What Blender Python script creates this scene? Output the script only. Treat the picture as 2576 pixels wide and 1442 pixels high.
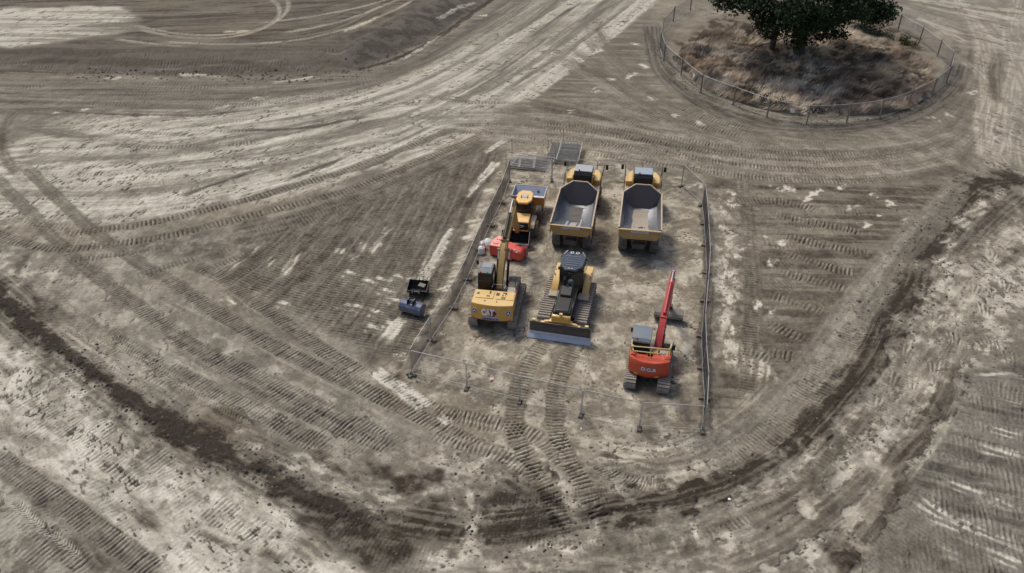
import bpy, math, random
import numpy as np
from mathutils import Vector, Matrix

for _o in list(bpy.data.objects):
    bpy.data.objects.remove(_o)
SC = bpy.context.scene
COL = SC.collection
R = math.radians

# ------------------------------------------------------------------ camera
CAM_H, PITCH, FPX = 34.0, R(36.0), 2050.0        # FPX for a 2576 px wide picture
cam_d = bpy.data.cameras.new("camera")
cam_d.sensor_width = 36.0
cam_d.lens = 36.0 * FPX / 2576.0
cam_d.clip_end = 5000
cam_d.clip_start = 0.5
cam = bpy.data.objects.new("camera", cam_d)
cam.location = (0, 0, CAM_H)
cam.rotation_euler = (math.pi / 2 - PITCH, 0, 0)
COL.objects.link(cam)
SC.camera = cam

# ------------------------------------------------------------------ world + sun
SUN_EL, SUN_AZ = R(58), R(-38)                    # azimuth measured from +Y, clockwise
world = bpy.data.worlds.new("World")
SC.world = world
world.use_nodes = True
wn = world.node_tree
bg = wn.nodes["Background"]
sky = wn.nodes.new("ShaderNodeTexSky")
sky.sky_type = 'NISHITA'
sky.sun_disc = False
sky.sun_elevation = SUN_EL
sky.sun_rotation = SUN_AZ
sky.air_density = 1.0
sky.dust_density = 4.0
sky.ozone_density = 0.6
wn.links.new(sky.outputs[0], bg.inputs[0])
bg.inputs[1].default_value = 0.075
sun_d = bpy.data.lights.new("sun", 'SUN')
sun_d.energy = 1.4
sun_d.angle = R(11)
sun_d.color = (1.0, 0.94, 0.85)
sun = bpy.data.objects.new("sun", sun_d)
_dir = Vector((math.sin(SUN_AZ) * math.cos(SUN_EL), math.cos(SUN_AZ) * math.cos(SUN_EL), math.sin(SUN_EL)))
sun.rotation_euler = _dir.to_track_quat('Z', 'Y').to_euler()
sun.location = (0, 0, 60)
COL.objects.link(sun)
SC.view_settings.view_transform = 'Standard'
SC.view_settings.look = 'None'
SC.view_settings.gamma = 1
SC.view_settings.exposure = 0.55

# ------------------------------------------------------------------ ground coordinates
_sp, _cp = math.sin(PITCH), math.cos(PITCH)
def P(x, y, z=0.0):
    """point of the plane at height z seen at survey mark (x, y)"""
    u = x - 1288.0; v = y - 721.0
    t = (CAM_H - z) / (FPX * _sp + v * _cp)
    return (u * t, (FPX * _cp - v * _sp) * t)

# ------------------------------------------------------------------ noise
_rs = np.random.RandomState(7)
_TAB = [_rs.rand(256, 256).astype(np.float32) for _ in range(8)]
def vn(x, y, k=0):
    T = _TAB[k % 8]
    xi = np.floor(x); yi = np.floor(y)
    fx = (x - xi).astype(np.float32); fy = (y - yi).astype(np.float32)
    xi = xi.astype(np.int64) & 255; yi = yi.astype(np.int64) & 255
    fx = fx * fx * (3 - 2 * fx); fy = fy * fy * (3 - 2 * fy)
    x1 = (xi + 1) & 255; y1 = (yi + 1) & 255
    a = T[yi, xi]; b = T[yi, x1]; c = T[y1, xi]; d = T[y1, x1]
    return (a + (b - a) * fx) * (1 - fy) + (c + (d - c) * fx) * fy
def fbm(x, y, o=4, k=0, g=0.5):
    s = 0; a = 1.0; n = 0
    for i in range(o):
        c, q = math.cos(0.6 * i + k), math.sin(0.6 * i + k)
        s = s + a * vn((x * c - y * q) * 2 ** i + 13.7 * i + 5 * k, (x * q + y * c) * 2 ** i - 7.1 * i, k + i)
        n += a; a *= g
    return s / n
def sst(a, b, x):
    t = np.clip((x - a) / (b - a), 0, 1)
    return t * t * (3 - 2 * t)

# ------------------------------------------------------------------ ground grid (finer near, coarser far)
def _rows():
    ys = [21.0]
    while ys[-1] < 122:
        y = ys[-1]
        ys.append(y + 0.036 + 0.19 * ((y - 21) / 100.0) ** 1.35)
    n = len(ys)
    st = 0.4
    while ys[-1] < 900:
        st *= 1.22; ys.append(ys[-1] + st)
    lo = []
    y = 21.0; st = 0.1
    while y > -60:
        st *= 1.3; y -= st; lo.append(y)
    return np.array(lo[::-1] + ys), len(lo), len(lo) + n
YS, R0, R1 = _rows()
_uc = np.linspace(-0.56, 0.56, 1380)
_ext = 0.56 + 0.0015 * (np.power(1.27, np.arange(1, 32)) - 1) / 0.27
_ext = _ext[_ext < 7]
US = np.concatenate([-_ext[::-1], _uc, _ext])
C0, C1 = len(_ext), len(_ext) + len(_uc)
FW = np.maximum(YS + 24.7, 20.0)
X = (US[None, :] * FW[:, None]).astype(np.float32)
Y = np.repeat(YS[:, None], len(US), 1).astype(np.float32)
NR, NC = X.shape
print("ground grid", NR, NC, NR * NC)

# working fields: T tone 0 (wet dark soil) .. 1 (dry chalk), B brownness, Z height
T = (0.50 + 0.22 * (fbm(X / 9, Y / 9, 4, 1) - 0.5) + 0.30 * (fbm(X / 1.6, Y / 1.6, 4, 2) - 0.5)).astype(np.float32)
Bn = (0.62 + 0.9 * (fbm(X / 6, Y / 6, 4, 3) - 0.5)).astype(np.float32)
Z = (0.10 * (fbm(X / 7, Y / 7, 3, 4) - 0.5)).astype(np.float32)
DB = np.full(X.shape, 1e9, np.float32)
SB = np.zeros(X.shape, np.float32)
SD = np.zeros(X.shape, np.float32)
RNG = random.Random(11)

def spline(pts, step=0.9):
    p = [np.array(q, float) for q in pts]
    if len(p) == 2:
        p = [p[0], (p[0] + p[1]) / 2, p[1]]
    out = []
    for i in range(len(p) - 1):
        a = p[i - 1] if i > 0 else 2 * p[0] - p[1]
        b = p[i]; c = p[i + 1]
        d = p[i + 2] if i + 2 < len(p) else 2 * p[-1] - p[-2]
        n = max(2, int(np.linalg.norm(c - b) / step))
        for k in range(n):
            t = k / n
            out.append(0.5 * ((2 * b) + (-a + c) * t + (2 * a - 5 * b + 4 * c - d) * t * t + (-a + 3 * b - 3 * c + d) * t ** 3))
    out.append(p[-1])
    return np.array(out)

def field(line, r):
    """distance, arc length and signed offset to a polyline, inside radius r; returns block slice"""
    s = 0.0; r0 = NR; r1 = 0; c0 = NC; c1 = 0
    for i in range(len(line) - 1):
        (ax, ay), (bx, by) = line[i], line[i + 1]
        L = math.hypot(bx - ax, by - ay)
        if L < 1e-6: continue
        ra = np.searchsorted(YS, min(ay, by) - r); rb = np.searchsorted(YS, max(ay, by) + r)
        if rb <= ra: continue
        f0, f1 = FW[ra], FW[min(rb, NR - 1)]
        xl = min(ax, bx) - r; xr = max(ax, bx) + r
        ul = min(xl / f0, xl / f1); ur = max(xr / f0, xr / f1)
        ca = np.searchsorted(US, ul); cb = np.searchsorted(US, ur)
        if cb <= ca:
            s += L; continue
        xs = X[ra:rb, ca:cb]; ys = Y[ra:rb, ca:cb]
        dx, dy = (bx - ax) / L, (by - ay) / L
        t = (xs - ax) * dx + (ys - ay) * dy
        tc = np.clip(t, 0, L)
        d = np.hypot(xs - ax - tc * dx, ys - ay - tc * dy)
        side = (xs - ax) * dy - (ys - ay) * dx
        db = DB[ra:rb, ca:cb]
        m = d < db
        db[m] = d[m]
        SB[ra:rb, ca:cb][m] = (s + tc)[m]
        SD[ra:rb, ca:cb][m] = (np.sign(side) * d)[m]
        s += L
        r0 = min(r0, ra); r1 = max(r1, rb); c0 = min(c0, ca); c1 = max(c1, cb)
    if r1 <= r0 or c1 <= c0: return None, s
    return (slice(r0, r1), slice(c0, c1)), s

def W(pts, z=0.0):
    return [P(a, b, z) for a, b in pts]

def stroke(pts, w, tone, a=0.8, soft=0.35, grain=0.25, warp=0.3, dz=0.0, brown=None, world=False, ends=1.5, gs=(5.0, 0.22), k=0, clod=0.0, z=0.0):
    """one pass of a machine or blade: a band of soil with streaks along its run"""
    line = spline(pts if world else W(pts, z))
    h = w / 2
    blk, L = field(line, h * (1 + soft) + warp + 0.1)
    if blk is None: return
    d = DB[blk]; s = SB[blk]; sd = SD[blk]; x = X[blk]; y = Y[blk]
    m = d < 1e8
    dd, ss, so, xx, yy = d[m], s[m], sd[m], x[m], y[m]
    dd = dd + warp * 2.2 * (fbm(xx / 0.9 + 3 * k, yy / 0.9, 5, k, .62) - 0.5)
    mask = 1 - sst(h * (1 - soft * .7), h * (1 + soft * .7) + 1e-3, dd)
    e = min(ends, L / 3)
    if e > 0:
        mask = mask * sst(0, e, ss + e * 0.6 * (vn(so * 3, ss * 0.2, k) - .5)) * (1 - sst(L - e, L, ss + e * 0.6 * (vn(so * 3 + 9, ss * 0.2, k) - .5)))
    g = fbm(ss / gs[0] + 31 * k, so / gs[1], 4, k + 1, .6); g = .6 * (g - .5) + .27 * (sst(.42, .58, g) - .5)
    tt = tone + grain * 1.6 * g
    mask = (mask * a).astype(np.float32)
    if clod > 0:
        mask = mask * np.clip(1 + clod * 3 * (fbm(xx / .5, yy / .5, 3, k + 5) - 0.5), 0, 1)
    t_ = T[blk]; t_[m] = t_[m] * (1 - mask) + tt * mask
    if brown is not None:
        b_ = Bn[blk]; b_[m] = b_[m] * (1 - mask) + brown * mask
    if dz:
        z_ = Z[blk]; z_[m] += dz * mask * (0.6 + 0.8 * fbm(xx / .6, yy / .6, 3, k + 2))
    d[:] = 1e9

def tread(pts, w=0.62, pitch=0.24, tone=0.34, a=0.7, depth=0.035, con=0.22, world=False, breakup=0.4, ang=0.0, k=0, z=0.0, ends=1.0, ruts=0.02, chev=0.0):
    """crawler or tyre print: ribs across the run, pressed into the soil"""
    line = spline(pts if world else W(pts, z), 0.5)
    h = w / 2
    blk, L = field(line, h + 0.12)
    if blk is None: return
    d = DB[blk]; s = SB[blk]; sd = SD[blk]; x = X[blk]; y = Y[blk]
    m = d < 1e8
    dd, ss, so, xx, yy = d[m], s[m], sd[m], x[m], y[m]
    mask = 1 - sst(h - 0.05, h + 0.07, dd + 0.10 * (vn(xx * 3, yy * 3, k) - 0.5))
    e = min(ends, L / 3)
    if e > 0:
        mask = mask * sst(0, e, ss) * (1 - sst(L - e, L, ss))
    br = np.clip(1.0 - breakup * 2.2 * sst(0.45, 0.75, fbm(ss / 3.0 + 17 * k, so / 1.0 + yy / 6, 3, k + 3)) + 0.0, 0, 1)
    far = np.clip(1.25 - yy / 110.0, 0.25, 1)
    ph = (ss + so * math.tan(ang) + chev * np.abs(so) + 0.10 * (vn(xx * 1.1, yy * 1.1, k + 1) - .5)) * (2 * math.pi / pitch)
    ri = np.floor(ph / (2 * math.pi)); hsh = _TAB[k % 8][(ri.astype(np.int64) * 7 + 3) & 255, (ri.astype(np.int64) * 13 + 11 * k) & 255]
    ph = ph + 1.2 * (hsh - .5) + 1.6 * (fbm(ss / .9, so / .25, 2, k + 4) - .5)
    rib = np.sin(ph) + .35 * np.sin(2 * ph + 2 * hsh)
    rib = np.sign(rib) * np.abs(rib) ** 0.8 * (.45 + .8 * hsh) * np.clip(.55 + 1.1 * vn(xx * 1.7, yy * 1.7, k + 6), 0, 1.2)
    am = mask * a
    t_ = T[blk]; b0 = t_[m]
    loc = b0 * 0.35 + tone * 0.65 + 0.18 * (fbm(ss / 2.5, so / 0.3, 2, k) - .5)
    t_[m] = b0 * (1 - am) + am * loc + mask * br * con * far * 0.55 * rib * (0.55 + 0.9 * vn(xx * 2.3, yy * 2.3, k + 2))  # crests drier and paler, gaps darker: relief shading painted into the tone
    z_ = Z[blk]; z_[m] += mask * br * depth * rib - mask * ruts
    d[:] = 1e9

def pair(pts, gauge=2.1, z=0.0, **kw):
    line = spline(W(pts, z), 1.2)
    dlt = np.gradient(line, axis=0); dlt /= (np.linalg.norm(dlt, axis=1)[:, None] + 1e-9)
    nrm = np.stack([dlt[:, 1], -dlt[:, 0]], 1)
    step = max(1, len(line) // 10)
    for sgn in (-1, 1):
        q = (line + nrm * sgn * gauge / 2)
        idx = list(range(0, len(q) - 1, step)) + [len(q) - 1]
        tread([tuple(q[i]) for i in idx], world=True, **kw)

def region(pts, tone, a=0.8, feather=1.0, warp=1.0, grain=0.3, gs=1.2, brown=None, flow=None, k=0, z=0.0, dz=0.0, wsc=2.5):
    poly = np.array(W(pts, z))
    lo = poly.min(0) - feather - warp; hi = poly.max(0) + feather + warp
    ra, rb = np.searchsorted(YS, lo[1]), np.searchsorted(YS, hi[1])
    f0, f1 = FW[ra], FW[min(rb, NR - 1)]
    ca = np.searchsorted(US, min(lo[0] / f0, lo[0] / f1)); cb = np.searchsorted(US, max(hi[0] / f0, hi[0] / f1))
    blk = (slice(ra, rb), slice(ca, cb))
    x = X[blk].astype(np.float32); y = Y[blk].astype(np.float32)
    wx = warp * 2 * (fbm(x / wsc, y / wsc, 4, k) - .5); wy = warp * 2 * (fbm(x / wsc + 50, y / wsc, 4, k + 1) - .5)
    px = x + wx; py = y + wy
    dmin = np.full(x.shape, 1e9, np.float32); ins = np.zeros(x.shape, bool)
    n = len(poly)
    for i in range(n):
        ax, ay = poly[i]; bx, by = poly[(i + 1) % n]
        ex, ey = bx - ax, by - ay
        t = np.clip(((px - ax) * ex + (py - ay) * ey) / (ex * ex + ey * ey + 1e-9), 0, 1)
        dmin = np.minimum(dmin, np.hypot(px - ax - t * ex, py - ay - t * ey))
        c = ((ay > py) != (by > py)) & (px < (bx - ax) * (py - ay) / (by - ay + 1e-12) + ax)
        ins ^= c
    sd = np.where(ins, dmin, -dmin)
    mask = sst(-feather / 2, feather / 2, sd) * a
    if flow is None:
        g = fbm(x / gs, y / gs, 5, k + 2, .62); g = .5 * (g - .5) + .35 * (sst(.44, .56, g) - .5)
    else:
        c, s = math.cos(flow), math.sin(flow)
        g = fbm((x * c + y * s) / (gs * 6), (-x * s + y * c) / (gs * .5), 5, k + 2, .6); g = .5 * (g - .5) + .35 * (sst(.44, .56, g) - .5)
    T[blk] = T[blk] * (1 - mask) + (tone + grain * 1.6 * g) * mask
    if brown is not None:
        Bn[blk] = Bn[blk] * (1 - mask) + brown * mask
    if dz:
        Z[blk] += dz * mask
    return blk, mask

def fan(A, B, n, tones, widths, seed=0, a=0.6, lens=(0.15, 0.6), grain=0.3, tr=0.0, z=0.0, bias=1.0, **kw):
    """n machine passes spread between two guide curves"""
    rg = random.Random(seed)
    la = spline(W(A, z), 1.0); lb = spline(W(B, z), 1.0)
    N = 24
    ia = np.linspace(0, len(la) - 1, N).astype(int); ib = np.linspace(0, len(lb) - 1, N).astype(int)
    qa, qb = la[ia], lb[ib]
    for i in range(n):
        f = rg.random() ** bias; df = rg.uniform(-0.07, 0.07)
        ln = rg.uniform(*lens); s0 = rg.uniform(-0.1, 1.05 - ln * 0.6)
        i0 = max(0, int(s0 * N)); i1 = min(N - 1, int((s0 + ln) * N))
        if i1 - i0 < 2: continue
        pts = []
        for j in range(i0, i1 + 1, max(1, (i1 - i0) // 5)):
            g = f + df * (j - i0) / N * 2
            pts.append(tuple(qa[j] * (1 - g) + qb[j] * g))
        if len(pts) < 2: continue
        w = rg.uniform(*widths)
        tn = rg.choice(tones) + rg.uniform(-.06, .06)
        stroke(pts, w, tn, a=a * rg.uniform(.6, 1.1), world=True, grain=grain, k=i % 7, soft=0.5, ends=3.0, warp=0.15, **kw)
        if rg.random() < tr:
            tread(pts, w=rg.uniform(.5, .7), pitch=rg.choice((.22, .26, .3)), tone=tn - .08, a=.45, world=True, con=.2, breakup=.6, k=i % 7, ends=2.0)
# ================================================================== the earthworks, painted pass by pass
PZ = 1.1    # height of the upper platform
# big tonal zones
region([(-300, 190), (600, 190), (900, 170), (1270, -40), (1300, -200), (-300, -200)], .24, .92, 2, 1, .25, flow=0.1, k=1)
region([(0, 200), (700, 200), (950, 180), (1180, 60), (1270, 0), (1400, 0), (1150, 150), (900, 225), (620, 280), (300, 285), (-100, 300), (-100, 200)], .36, .85, 2, 1, .3, flow=0.0, k=2, brown=.35)
region([(30, 350), (200, 300), (480, 275), (700, 250), (900, 225), (1080, 170), (1300, 60), (1420, -20), (1680, -20), (1560, 70), (1430, 170), (1270, 270), (1180, 330), (960, 400), (820, 455), (560, 525), (300, 570), (-60, 560), (-60, 400)], .74, .9, 2.5, 1.5, .35, flow=0.35, k=3, brown=.35)
region([(1240, 365), (1270, 400), (1160, 560), (1080, 720), (960, 930), (880, 850), (640, 720), (520, 650), (300, 630), (560, 560), (820, 490), (1000, 430)], .37, .85, 1.5, 1, .3, k=4, brown=.5)
region([(-60, 590), (180, 620), (420, 740), (760, 930), (1080, 1100), (1040, 1190), (760, 1150), (560, 1050), (330, 900), (160, 780), (-60, 640)], .52, .8, 2, 1.2, .25, k=5, brown=.45)
region([(-60, 640), (90, 640), (150, 690), (90, 730), (0, 700), (-60, 720)], .66, .7, 1, .8, .5, k=1)
region([(-80, 790), (120, 890), (300, 1020), (440, 1130), (600, 1200), (760, 1300), (860, 1390), (960, 1470), (420, 1470), (300, 1340), (140, 1220), (-80, 1130)], .80, .9, 1.2, 1.0, .35, gs=1.6, k=6, brown=.4)
region([(-80, 1170), (100, 1240), (250, 1340), (420, 1460), (420, 1600), (-80, 1600)], .46, .85, 1, .8, .4, gs=1.0, k=7, brown=.3)
region([(1500, 60), (1640, 20), (1640, 200), (1760, 280), (1950, 330), (2150, 330), (2330, 280), (2440, 160), (2400, 20), (2560, 60), (2480, 300), (2440, 430), (2380, 470), (1900, 455), (1720, 420), (1500, 370), (1180, 350), (1250, 300)], .39, .85, 3, 1.5, .25, flow=-0.1, k=2, brown=.6)
region([(1780, 440), (2100, 450), (2440, 460), (2300, 560), (2240, 700), (2130, 880), (1960, 1040), (1790, 1150), (1780, 900), (1800, 600)], .33, .9, 2, 1.2, .3, flow=-0.05, k=3, brown=.7)
region([(2460, 60), (2700, 0), (2700, 430), (2440, 440), (2450, 250)], .60, .75, 3, 1.5, .25, flow=1.4, k=4, brown=.5)
region([(2310, 700), (2400, 570), (2500, 500), (2700, 460), (2700, 900), (2440, 930), (2390, 1040), (2250, 1100), (2200, 1000), (2250, 850)], .64, .85, 1.5, 1.5, .5, gs=1.0, k=5, brown=.55)
region([(1000, 1240), (1300, 1290), (1560, 1280), (1800, 1230), (1980, 1110), (2100, 960), (2200, 850), (2300, 950), (2260, 1150), (2160, 1320), (2080, 1470), (900, 1470), (860, 1380)], .62, .8, 2, 1.5, .5, gs=1.1, k=6, brown=.5)
region([(2430, 930), (2700, 880), (2700, 1600), (2140, 1600), (2220, 1340), (2300, 1160), (2400, 1030)], .33, .85, 1.2, 1.0, .35, flow=-0.35, gs=1.4, k=7, brown=.12)
region([(1290, 385), (1480, 365), (1720, 460), (1790, 520), (1800, 1120), (1600, 1180), (1300, 1160), (1080, 1060), (940, 960), (1060, 860), (1160, 620), (1240, 430)], .62, .9, 1.5, 1.2, .36, gs=1.1, k=1, brown=.9)
region([(1120, 1080), (1560, 1120), (1900, 1080), (2000, 1020), (1880, 1180), (1560, 1270), (1250, 1230), (1050, 1180)], .66, .75, 1.5, 1.2, .45, gs=1.0, k=2, brown=.6)
region([(940, 1180), (1200, 1160), (1340, 1230), (1280, 1290), (1000, 1290), (880, 1250)], .58, .6, 1.2, 1.2, .5, gs=.8, k=3)

# upper platform
region([(-60, 20), (220, 14), (330, 24), (352, 50), (330, 78), (260, 86), (150, 108), (-60, 128)], .78, .9, 1.6, 1.0, .3, flow=0.0, gs=1.4, k=4, brown=.35, z=PZ)
fan([(0, 112), (400, 120), (800, 110), (1000, 10)], [(300, 20), (500, 10), (700, -10), (900, -30)], 40, (.20, .25, .30, .46), (.5, 1.6), seed=3, a=.5, z=PZ, tr=.5, lens=(.3, .8))
for pts in ([(330, 62), (450, 85), (560, 88), (660, 70), (720, 30), (724, -10)], [(340, 72), (460, 95), (590, 92), (680, 62), (702, 20), (660, -20)],
            [(400, 105), (560, 112), (720, 104), (840, 80), (960, 40), (1040, 0)], [(280, 98), (450, 118), (640, 128), (800, 118), (880, 95), (1000, 40)],
            [(640, 60), (760, 45), (900, 20), (1000, -10)], [(700, 85), (800, 68), (900, 40), (1010, -5)], [(560, 125), (700, 133), (800, 122), (860, 108)]):
    stroke(pts, .6, .70, .8, z=PZ, grain=.35, soft=.6, warp=.1)
    tread(pts, .6, .34, .5, .2, z=PZ, con=.3)
for (x0, y0, x1, y1) in ((520, 25, 640, 10), (600, 40, 640, 20), (420, 90, 600, 103), (740, 60, 820, 50), (560, 115, 760, 118), (300, 128, 520, 130), (800, 100, 880, 80), (100, 12, 300, 2), (40, 30, 140, 5)):
    tread([(x0, y0), ((x0 + x1) / 2, (y0 + y1) / 2), (x1, y1)], 1.6, .36, .38, .5, z=PZ, con=.34, breakup=.3)
# bank of the platform
bank_top = [(-300, 140), (0, 139), (300, 141), (560, 143), (760, 138), (880, 108), (1000, 60), (1110, -5), (1180, -60)]
bank_toe = [(-300, 176), (0, 174), (200, 186), (500, 191), (780, 196), (900, 178), (1000, 142), (1100, 92), (1250, -10), (1330, -60)]
region(bank_toe + bank_top[::-1], .27, .9, 1.4, .8, .14, gs=2.2, flow=0.0, k=5, brown=.4)
for i in range(16):
    x0 = -20 + i * 62; y0 = 150 + 26 * ((i * 7) % 5) / 5 - (0 if x0 < 700 else (x0 - 700) * .22)
    tread([(x0, y0), (x0 + 50, y0 + 1), (x0 + 110, y0 - (1 if x0 < 700 else 22))], 1.3, .36, .30, .4, con=.30, breakup=.4, k=i % 7, z=.5)
    stroke([(x0 + 20, y0 + 8), (x0 + 70, y0 + 8), (x0 + 120, y0 + 6 - (0 if x0 < 700 else 22))], .35, .46, .5, grain=.6, soft=.7, k=i % 7, z=.5)
region([(850, 110), (1000, 70), (1110, 0), (1230, 0), (1080, 95), (980, 145), (880, 175)], .20, .7, 1.5, .8, .2, k=6, brown=.15)
stroke([(880, 182), (1000, 146), (1100, 96), (1180, 40), (1250, -10)], .8, .10, .8, grain=.2)
stroke([(0, 184), (300, 192), (600, 196), (800, 200)], .7, .5, .5, grain=.4)
for pts in ([(260, 195), (310, 197)], [(440, 188), (520, 190), (570, 195)], [(680, 208), (740, 202), (800, 192)], [(1010, 150), (1060, 122), (1110, 88)], [(1100, 60), (1160, 25), (1200, 10)], [(640, 250), (700, 240)], [(560, 104), (640, 100)], [(860, 103), (920, 82), (960, 60)]):
    stroke(pts, .55, .9, .8, grain=.5, soft=.7, ends=.8)

# road under the bank: streaked passes with prints
fan([(0, 196), (400, 200), (700, 206), (950, 184), (1100, 115), (1280, 0)], [(0, 285), (300, 292), (620, 288), (900, 238), (1150, 140), (1360, 0)], 46, (.26, .32, .38, .45, .5), (.5, 2.0), seed=5, a=.55, tr=.55, lens=(.15, .5))
for x0, y0, x1, y1 in ((620, 262, 850, 240), (470, 265, 660, 262), (360, 225, 560, 215), (200, 235, 420, 235), (260, 210, 480, 207), (120, 255, 420, 262), (860, 205, 980, 188), (880, 222, 1040, 180), (0, 225, 130, 212)):
    tread([(x0, y0), ((x0 + x1) / 2, (y0 + y1) / 2 + 2), (x1, y1)], 1.1, .34, .36, .55, con=.36, breakup=.2)
for x, y, w, h in ((650, 246, 60, 14), (560, 268, 50, 10), (210, 277, 50, 7), (380, 196, 60, 4), (150, 280, 40, 8), (1140, 272, 60, 18), (1010, 232, 40, 8), (990, 262, 60, 10), (1220, 40, 30, 8), (620, 415, 40, 12), (1120, 210, 20, 5)):
    stroke([(x - w / 2, y + 2), (x, y), (x + w / 2, y - 3)], h * .055, .95, .8, grain=.9, soft=.8, warp=.6, ends=1.2, gs=(1.2, .15))
stroke([(120, 275), (300, 288), (500, 288), (700, 272), (900, 235)], .5, .22, .7, soft=.6)
stroke([(60, 270), (20, 300), (5, 350), (15, 400), (60, 450)], 1.0, .22, .6, soft=.6, brown=.7)
stroke([(60, 310), (200, 345), (420, 370), (560, 375)], 1.8, .36, .7, soft=.7)

# main haul road, pale and streaked, lower left to top right
gA = [(-40, 560), (300, 565), (560, 530), (800, 465), (960, 405), (1180, 322), (1430, 170), (1660, -10)]
gB = [(60, 310), (300, 300), (560, 280), (800, 245), (1000, 190), (1160, 105), (1290, 20), (1330, -10)]
fan(gA, gB, 110, (.46, .58, .70, .80, .88, .40, .32), (.5, 2.6), seed=7, a=.62, tr=.22, lens=(.12, .5), grain=.32)
fan([(400, 470), (800, 430), (1100, 320), (1400, 150), (1620, -10)], [(300, 420), (800, 360), (1050, 250), (1250, 110), (1400, 0)], 34, (.28, .34, .4), (.25, .7), seed=8, a=.65, tr=.2, lens=(.08, .25), grain=.3)
stroke([(1640, -10), (1560, 60), (1470, 130), (1380, 200), (1290, 262)], 2.3, .88, .75, grain=.25, brown=.4)
stroke([(1480, -10), (1400, 30), (1300, 95), (1240, 130)], 1.5, .84, .7, grain=.3)
stroke([(1560, 0), (1460, 70), (1340, 160), (1200, 240)], .9, .45, .6)
for pts in ([(900, 420), (1000, 375), (1100, 325), (1180, 300)], [(960, 430), (1080, 385), (1180, 335), (1250, 300)], [(560, 505), (760, 450), (900, 398), (1010, 355)]):
    stroke(pts, 1.3, .84, .7, grain=.35, soft=.6)
for pts in ([(880, 440), (960, 405), (1020, 372)], [(700, 460), (790, 425), (880, 392)], [(960, 405), (980, 396), (1000, 382)], [(430, 500), (520, 470), (640, 430)], [(560, 330), (760, 322), (930, 290)]):
    stroke(pts, .55, .20, .75, grain=.25, soft=.7)
for pts in ([(280, 330), (350, 334), (470, 339)], [(290, 366), (400, 371), (510, 366)], [(540, 332), (600, 330), (640, 325)], [(560, 366), (620, 361), (655, 355)], [(1000, 258), (1060, 262)], [(1060, 240), (1180, 256), (1290, 258)]):
    tread(pts, .75, .34, .34, .7, con=.4, breakup=.1)

# the two long crawler prints crossing the pale road
for pts in ([(150, 590), (260, 577), (400, 556), (520, 528), (640, 498), (760, 462), (900, 420), (1020, 372), (1150, 320)],
            [(-20, 582), (60, 612), (160, 626), (300, 612), (440, 590), (560, 560), (680, 530), (800, 500), (900, 470), (1000, 430), (1120, 380), (1240, 330)]):
    stroke(pts, 1.2, .36, .55, soft=.4)
    tread(pts, .85, .34, .30, .8, con=.45, breakup=.08, depth=.05)
tread([(-20, 560), (80, 565), (200, 572)], .8, .34, .4, .6, con=.3)
for i in range(5):
    o = i * 17
    stroke([(560 + o, 585 + o * .6), (720 + o, 545 + o * .6), (900 + o * .8, 490 + o * .5), (1080 + o * .6, 420 + o * .3), (1220, 350 + o * .2)], .8, (.27, .36, .24, .42, .3)[i], .55, soft=.5)
    tread([(600 + o, 578 + o * .6), (740 + o, 540 + o * .6), (900 + o * .8, 486 + o * .5), (1080 + o * .6, 415 + o * .3)], .7, .3, .33, .4, con=.22, breakup=.35, k=i)

# diagonal crawler prints running down to the right
diag = [
    [(-20, 440), (0, 460), (70, 530), (155, 620), (210, 670), (280, 721), (380, 796), (480, 866), (650, 975), (850, 1075), (1000, 1130)],
    [(60, 415), (75, 430), (150, 505), (240, 585), (340, 655), (450, 721), (540, 781), (650, 850), (800, 925), (950, 995), (1100, 1070), (1220, 1130)],
    [(470, 660), (560, 700), (644, 761), (706, 803), (769, 851), (844, 901), (919, 945)],
    [(950, 935), (1019, 975), (1069, 1021), (1169, 1053), (1256, 1075)],
    [(400, 830), (520, 890), (644, 945), (744, 995), (860, 1050), (960, 1100), (1060, 1150)],
    [(300, 860), (400, 915), (540, 985), (644, 1036), (744, 1085), (850, 1130)],
]
for i, pts in enumerate(diag):
    stroke(pts, 1.1, .33 + .05 * (i > 2), .55, soft=.35, grain=.3)
    tread(pts, 1.05, .25, .40 if i < 3 else .46, .65, con=.31 if i < 4 else .25, breakup=.15 if i < 3 else .4, depth=.045, k=i, ang=.15)
for pts in ([(380, 735), (560, 830), (760, 940), (960, 1040), (1120, 1120)], [(560, 730), (680, 815), (820, 900), (940, 970)], [(440, 880), (640, 985), (840, 1085)]):
    stroke(pts, .9, .50, .5, grain=.3, soft=.4, brown=.5)
for pts in ([(240, 841), (350, 906), (450, 971), (540, 1026), (640, 1080)], [(200, 800), (330, 880), (440, 950)], [(140, 740), (240, 815), (330, 872)]):
    tread(pts, .45, .22, .5, .5, con=.3, breakup=.25, chev=.8)
    tread([(x + 14, y - 3) for x, y in pts], .35, .22, .55, .3, con=.28, breakup=.3, chev=-.8)
for pts in ([(150, 660), (300, 640), (460, 610)], [(330, 700), (460, 660), (600, 620)], [(500, 690), (620, 640), (700, 620)]):
    stroke(pts, .7, .33, .5); tread(pts, .7, .3, .34, .4, con=.25)

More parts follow.
